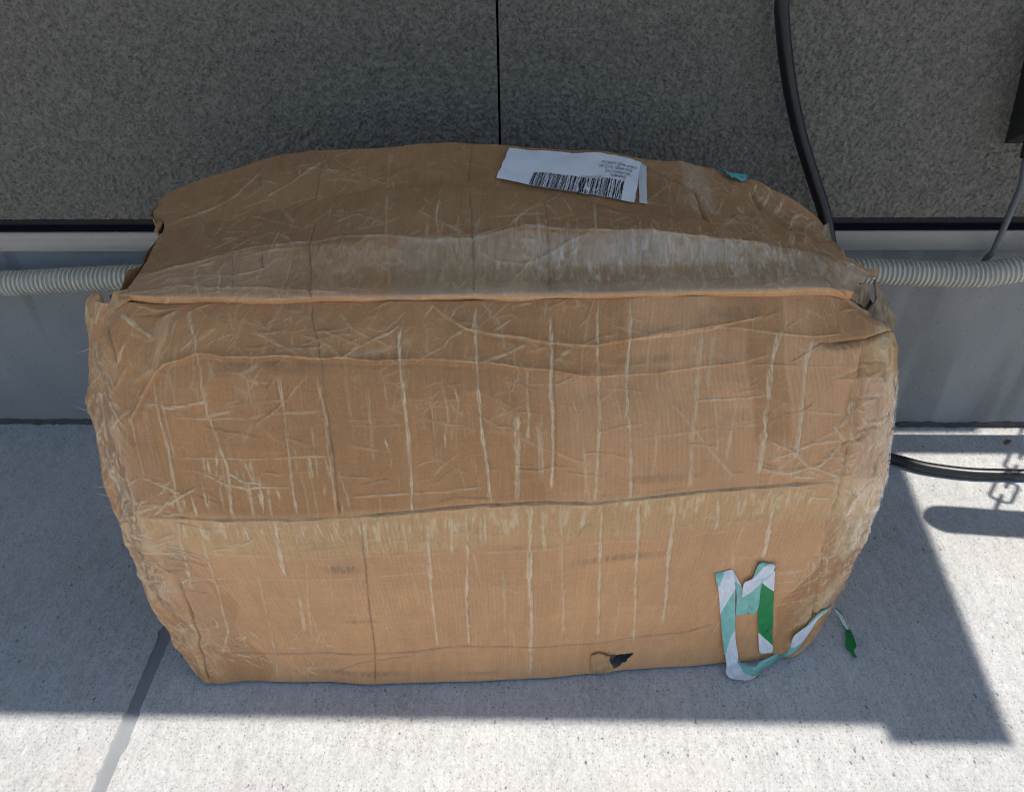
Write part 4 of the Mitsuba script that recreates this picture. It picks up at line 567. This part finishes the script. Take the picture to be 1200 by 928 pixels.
rs = np.random.default_rng(31)
for k in range(12):                                  # loose shreds of tape along the left edge
    b0 = rs.uniform(0.40, 0.88); o = front.at(np.array([rs.uniform(0.0, 0.05)]), np.array([b0]), 0.001)[0]
    dr_ = np.array([rs.uniform(-1.0, -0.1), rs.uniform(-0.7, -0.1), rs.uniform(-0.5, 0.7)]); L = rs.uniform(0.012, 0.035)
    pth = sm([o, o + dr_ * L * 0.5, o + dr_ * L + np.array([0, 0, rs.uniform(-0.01, 0.008)])], n=8)
    w_ = np.linspace(1, 0.3, 8)[:, None] * rs.uniform(0.0003, 0.0010) * np.array([[0.2, 0.3, 1.0]])
    add(B + '__tape_shred', trimesh.Trimesh(np.stack([pth - w_, pth + w_], 1).reshape(-1, 3), tri(grid_faces(8, 2)), process=False), 'm_shred', smooth=True)
# ------------------------------------------------------------------ label
def bil(Q, U, V_):
    Q = np.asarray(Q, float).reshape(2, 2, 2)        # rows: top, bottom; columns: left, right
    return (Q[0, 0] * (1 - U) + Q[0, 1] * U) * (1 - V_) + (Q[1, 0] * (1 - U) + Q[1, 1] * U) * V_
def patch(S, Q, nu, nv, off, wr=0.0, seed=0, u=(0, 1), v=(0, 1)):
    U, V_ = np.meshgrid(np.linspace(*u, nu), np.linspace(*v, nv))
    ab = bil(Q, U[..., None], V_[..., None])
    h = off + wr * meshkit.fbm(np.stack([U * 6, V_ * 3, U * 0 + seed], -1), 3)
    P = S.at(ab[..., 0], ab[..., 1], h)
    return trimesh.Trimesh(P.reshape(-1, 3), tri(grid_faces(nv, nu)), process=False)
simple('m_paper', proc(lambda p, n, uv: mi.Color3f(0.80, 0.80, 0.82) * (0.95 + 0.1 * fbm(p.x * 30, p.y * 30, p.z * 30))), 0.5, spec=0.5)
simple('m_paper_dull', (0.62, 0.61, 0.60), 0.6)
simple('m_ink', (0.022, 0.022, 0.025), 0.6)
simple('m_ink_grey', (0.05, 0.05, 0.055), 0.6)
LW = 0.006
add(B + '__shipping_label', patch(rear, LABEL_AB, 90, 30, 0.0032, LW), 'm_paper', smooth=True); tag(B + '__shipping_label', 'white paper label with a barcode stuck on the carton top upside down')
add(B + '__label_slip', patch(rear, SLIP_AB, 8, 24, 0.0036), 'm_paper_dull', smooth=True); tag(B + '__label_slip', 'narrow white paper strip beside the label')
def on_label(m, off=0.0042):
    """Wraps flat print, given in label units (u to the right, v down, both 0 to 1), on the label."""
    P = m[0] if isinstance(m, tuple) else m.vertices
    ab = bil(LABEL_AB, P[:, 0:1], P[:, 1:2])
    h = off + LW * meshkit.fbm(np.stack([P[:, 0] * 6, P[:, 1] * 3, P[:, 0] * 0], -1), 3)
    return rear.at(ab[:, 0], ab[:, 1], h)
# barcode, cut by the flap's edge
r = np.random.default_rng(12); V, F, u = [], [], 0.245
while u < 0.905:
    w = r.choice([0.0035, 0.0035, 0.007, 0.0105]); gap = r.choice([0.004, 0.004, 0.0075, 0.010])
    n = 5; v0, v1 = 0.63, 1.0
    vs = np.linspace(v0, v1, n); pts = np.array([(x, y) for y in vs for x in (u, u + w)])
    F.append(grid_faces(n, 2) + len(V) * 2 * n); V.append(pts); u += w + gap
V = np.vstack(V); P = on_label((np.c_[V, V[:, 0] * 0],))
add(B + '__barcode', trimesh.Trimesh(P, tri(np.vstack(F)), process=False), 'm_ink', smooth=False)
ASP = 0.268 / 0.066                                  # label width over height in metres
def line(text, u1, v, hgt, mat, du=1.0):
    """A line of print that reads upside down: it starts at u1 on the right and runs to the left."""
    m = meshkit.text_mesh(text, 1.0, 0.01)
    t = m.vertices[:, :2] * hgt
    P = on_label((np.stack([u1 - t[:, 0] / ASP * du, v + t[:, 1], t[:, 0] * 0], -1),))
    add(B + '__print', trimesh.Trimesh(P, m.faces, process=False), mat)
line('Product weight: 16.980 KG', 0.975, 0.19, 0.075, 'm_ink_grey', 0.80)
line('Gross weight: 16.970 KG', 0.945, 0.30, 0.075, 'm_ink_grey', 0.80)
line('No. of items: 1 PCS', 0.935, 0.41, 0.075, 'm_ink_grey', 0.80)
line('Destination:', 0.905, 0.515, 0.075, 'm_ink_grey', 0.80)
line('1017 3420 1906 0001 7620', 0.74, 0.585, 0.035, 'm_ink_grey', 0.9)

# ------------------------------------------------------------------ striped ribbon and tape scrap
def stripe(front_side):
    def fn(p, n, uv):
        t = (uv.x + uv.y * 0.9) / 0.14; t = t - dr.floor(t)
        on = smoothstep(0.0, 0.012, t) * (1 - smoothstep(0.72 if front_side else 0.58, 0.732 if front_side else 0.592, t))
        wear = 0.9 + 0.2 * noise(uv.x * 160, uv.y * 160, 0.0)
        g = mi.Color3f(0.010, 0.235, 0.065) if front_side else mi.Color3f(0.22, 0.50, 0.44)
        w = mi.Color3f(0.74, 0.75, 0.76) if front_side else mi.Color3f(0.68, 0.70, 0.74)
        return mix(w, g, on) * wear
    return {'type': 'principled', 'base_color': proc(fn), 'roughness': 0.32, 'specular': 0.5}
scene['m_ribbon'] = dict(type='twosided', a=stripe(True), b=stripe(False))
RB = 'striped_ribbon'
tag(RB, 'green and white striped plastic ribbon draped from the carton front to the pavement', 'ribbon')
offs = [0.053, 0.02, 0.108, 0.0, 0.088]; shows_back = [True, False, True, True, False]
for kk, S in enumerate(RIBBON):
    S = np.asarray(S, float); c = S.mean(1)
    d = np.r_[0, np.cumsum(np.linalg.norm(np.diff(c, axis=0), axis=1))]
    n = max(int(d[-1] / 0.003), 8); tt = np.linspace(0, d[-1], n)
    LR = PchipInterpolator(d, S.reshape(len(S), 6), axis=0)(tt).reshape(n, 2, 3)
    m = 7; w = np.linspace(0, 1, m)
    P = LR[:, :1] * (1 - w)[None, :, None] + LR[:, 1:] * w[None, :, None]
    P = P + np.array([0, -0.5, 0.8]) * (0.005 * (meshkit.fbm(np.stack(np.broadcast_arrays(tt[:, None] * 45, w[None] * 2.2, kk * 1.0), -1), 3) - 0.25) + 0.003 * (w[None] - 0.5) ** 2 * 4)[..., None]
    wid = np.linalg.norm(LR[:, 0] - LR[:, 1], axis=1).max()
    tt = tt / d[-1] * (0.48, 0.06, 0.09, 0.12, 0.165)[kk]
    uv = np.stack([np.broadcast_to(tt[:, None] + offs[kk], (n, m)), np.broadcast_to(w[None] * wid, (n, m))], -1).reshape(-1, 2)
    f = tri(grid_faces(n, m)); me = trimesh.Trimesh(P.reshape(-1, 3), f, process=False)
    towards = (me.face_normals * (EYE - me.triangles_center)).sum()
    if (towards < 0) != shows_back[kk]: f = f[:, ::-1]
    add(RB + '__band', trimesh.Trimesh(P.reshape(-1, 3), f, process=False), 'm_ribbon', smooth=True, uv=uv)
simple('m_teal', proc(lambda p, n, uv: mi.Color3f(0.10, 0.44, 0.42) * (0.8 + 0.4 * fbm(p.x * 60, p.y * 60, p.z * 60))), 0.35)
me = patch(rear, SCRAP_AB, 24, 12, 0.006, 0.006)
add('ribbon_scrap', me, 'm_teal', smooth=True); tag('ribbon_scrap', 'short blue green scrap of ribbon stuck on the rear top edge of the carton', 'ribbon')

# ------------------------------------------------------------------ a scrap of dry leaf and grit along the wall base
lf_ = sm([(1.392, -0.088, 0.002), (1.400, -0.080, 0.010), (1.403, -0.070, 0.004)], n=8)
wl = np.sin(np.linspace(0.25, np.pi - 0.1, 8))[:, None] * np.array([[0.008, -0.003, 0.002]])
add('dry_leaf', trimesh.Trimesh(np.stack([lf_ - wl, lf_ + np.array([0, 0, 0.002]), lf_ + wl], 1).reshape(-1, 3), tri(grid_faces(8, 3)), process=False), 'm_leaf', smooth=True)
tag('dry_leaf', 'tiny curled brown leaf on the pavement by the wall base at right', 'leaf')
rg = np.random.default_rng(5); parts = []
for k in range(150):
    g_ = trimesh.creation.icosphere(subdivisions=0, radius=rg.uniform(0.0008, 0.0026)); g_.apply_scale([1, rg.uniform(0.6, 1), 0.7])
    g_.apply_translation([rg.uniform(-1.6, 1.6), -0.006 - abs(rg.normal(0, 0.012)), 0.001]); parts.append(g_)
for k in range(60):
    g_ = trimesh.creation.icosphere(subdivisions=0, radius=rg.uniform(0.0006, 0.0016)); g_.apply_translation([rg.uniform(-1.4, 1.4), rg.uniform(-1.2, -0.05), 0.0006]); parts.append(g_)
add('grit', trimesh.util.concatenate(parts), 'm_grit'); tag('grit', 'loose grains of grit on the pavement, thickest along the wall base', 'grit', kind='stuff')
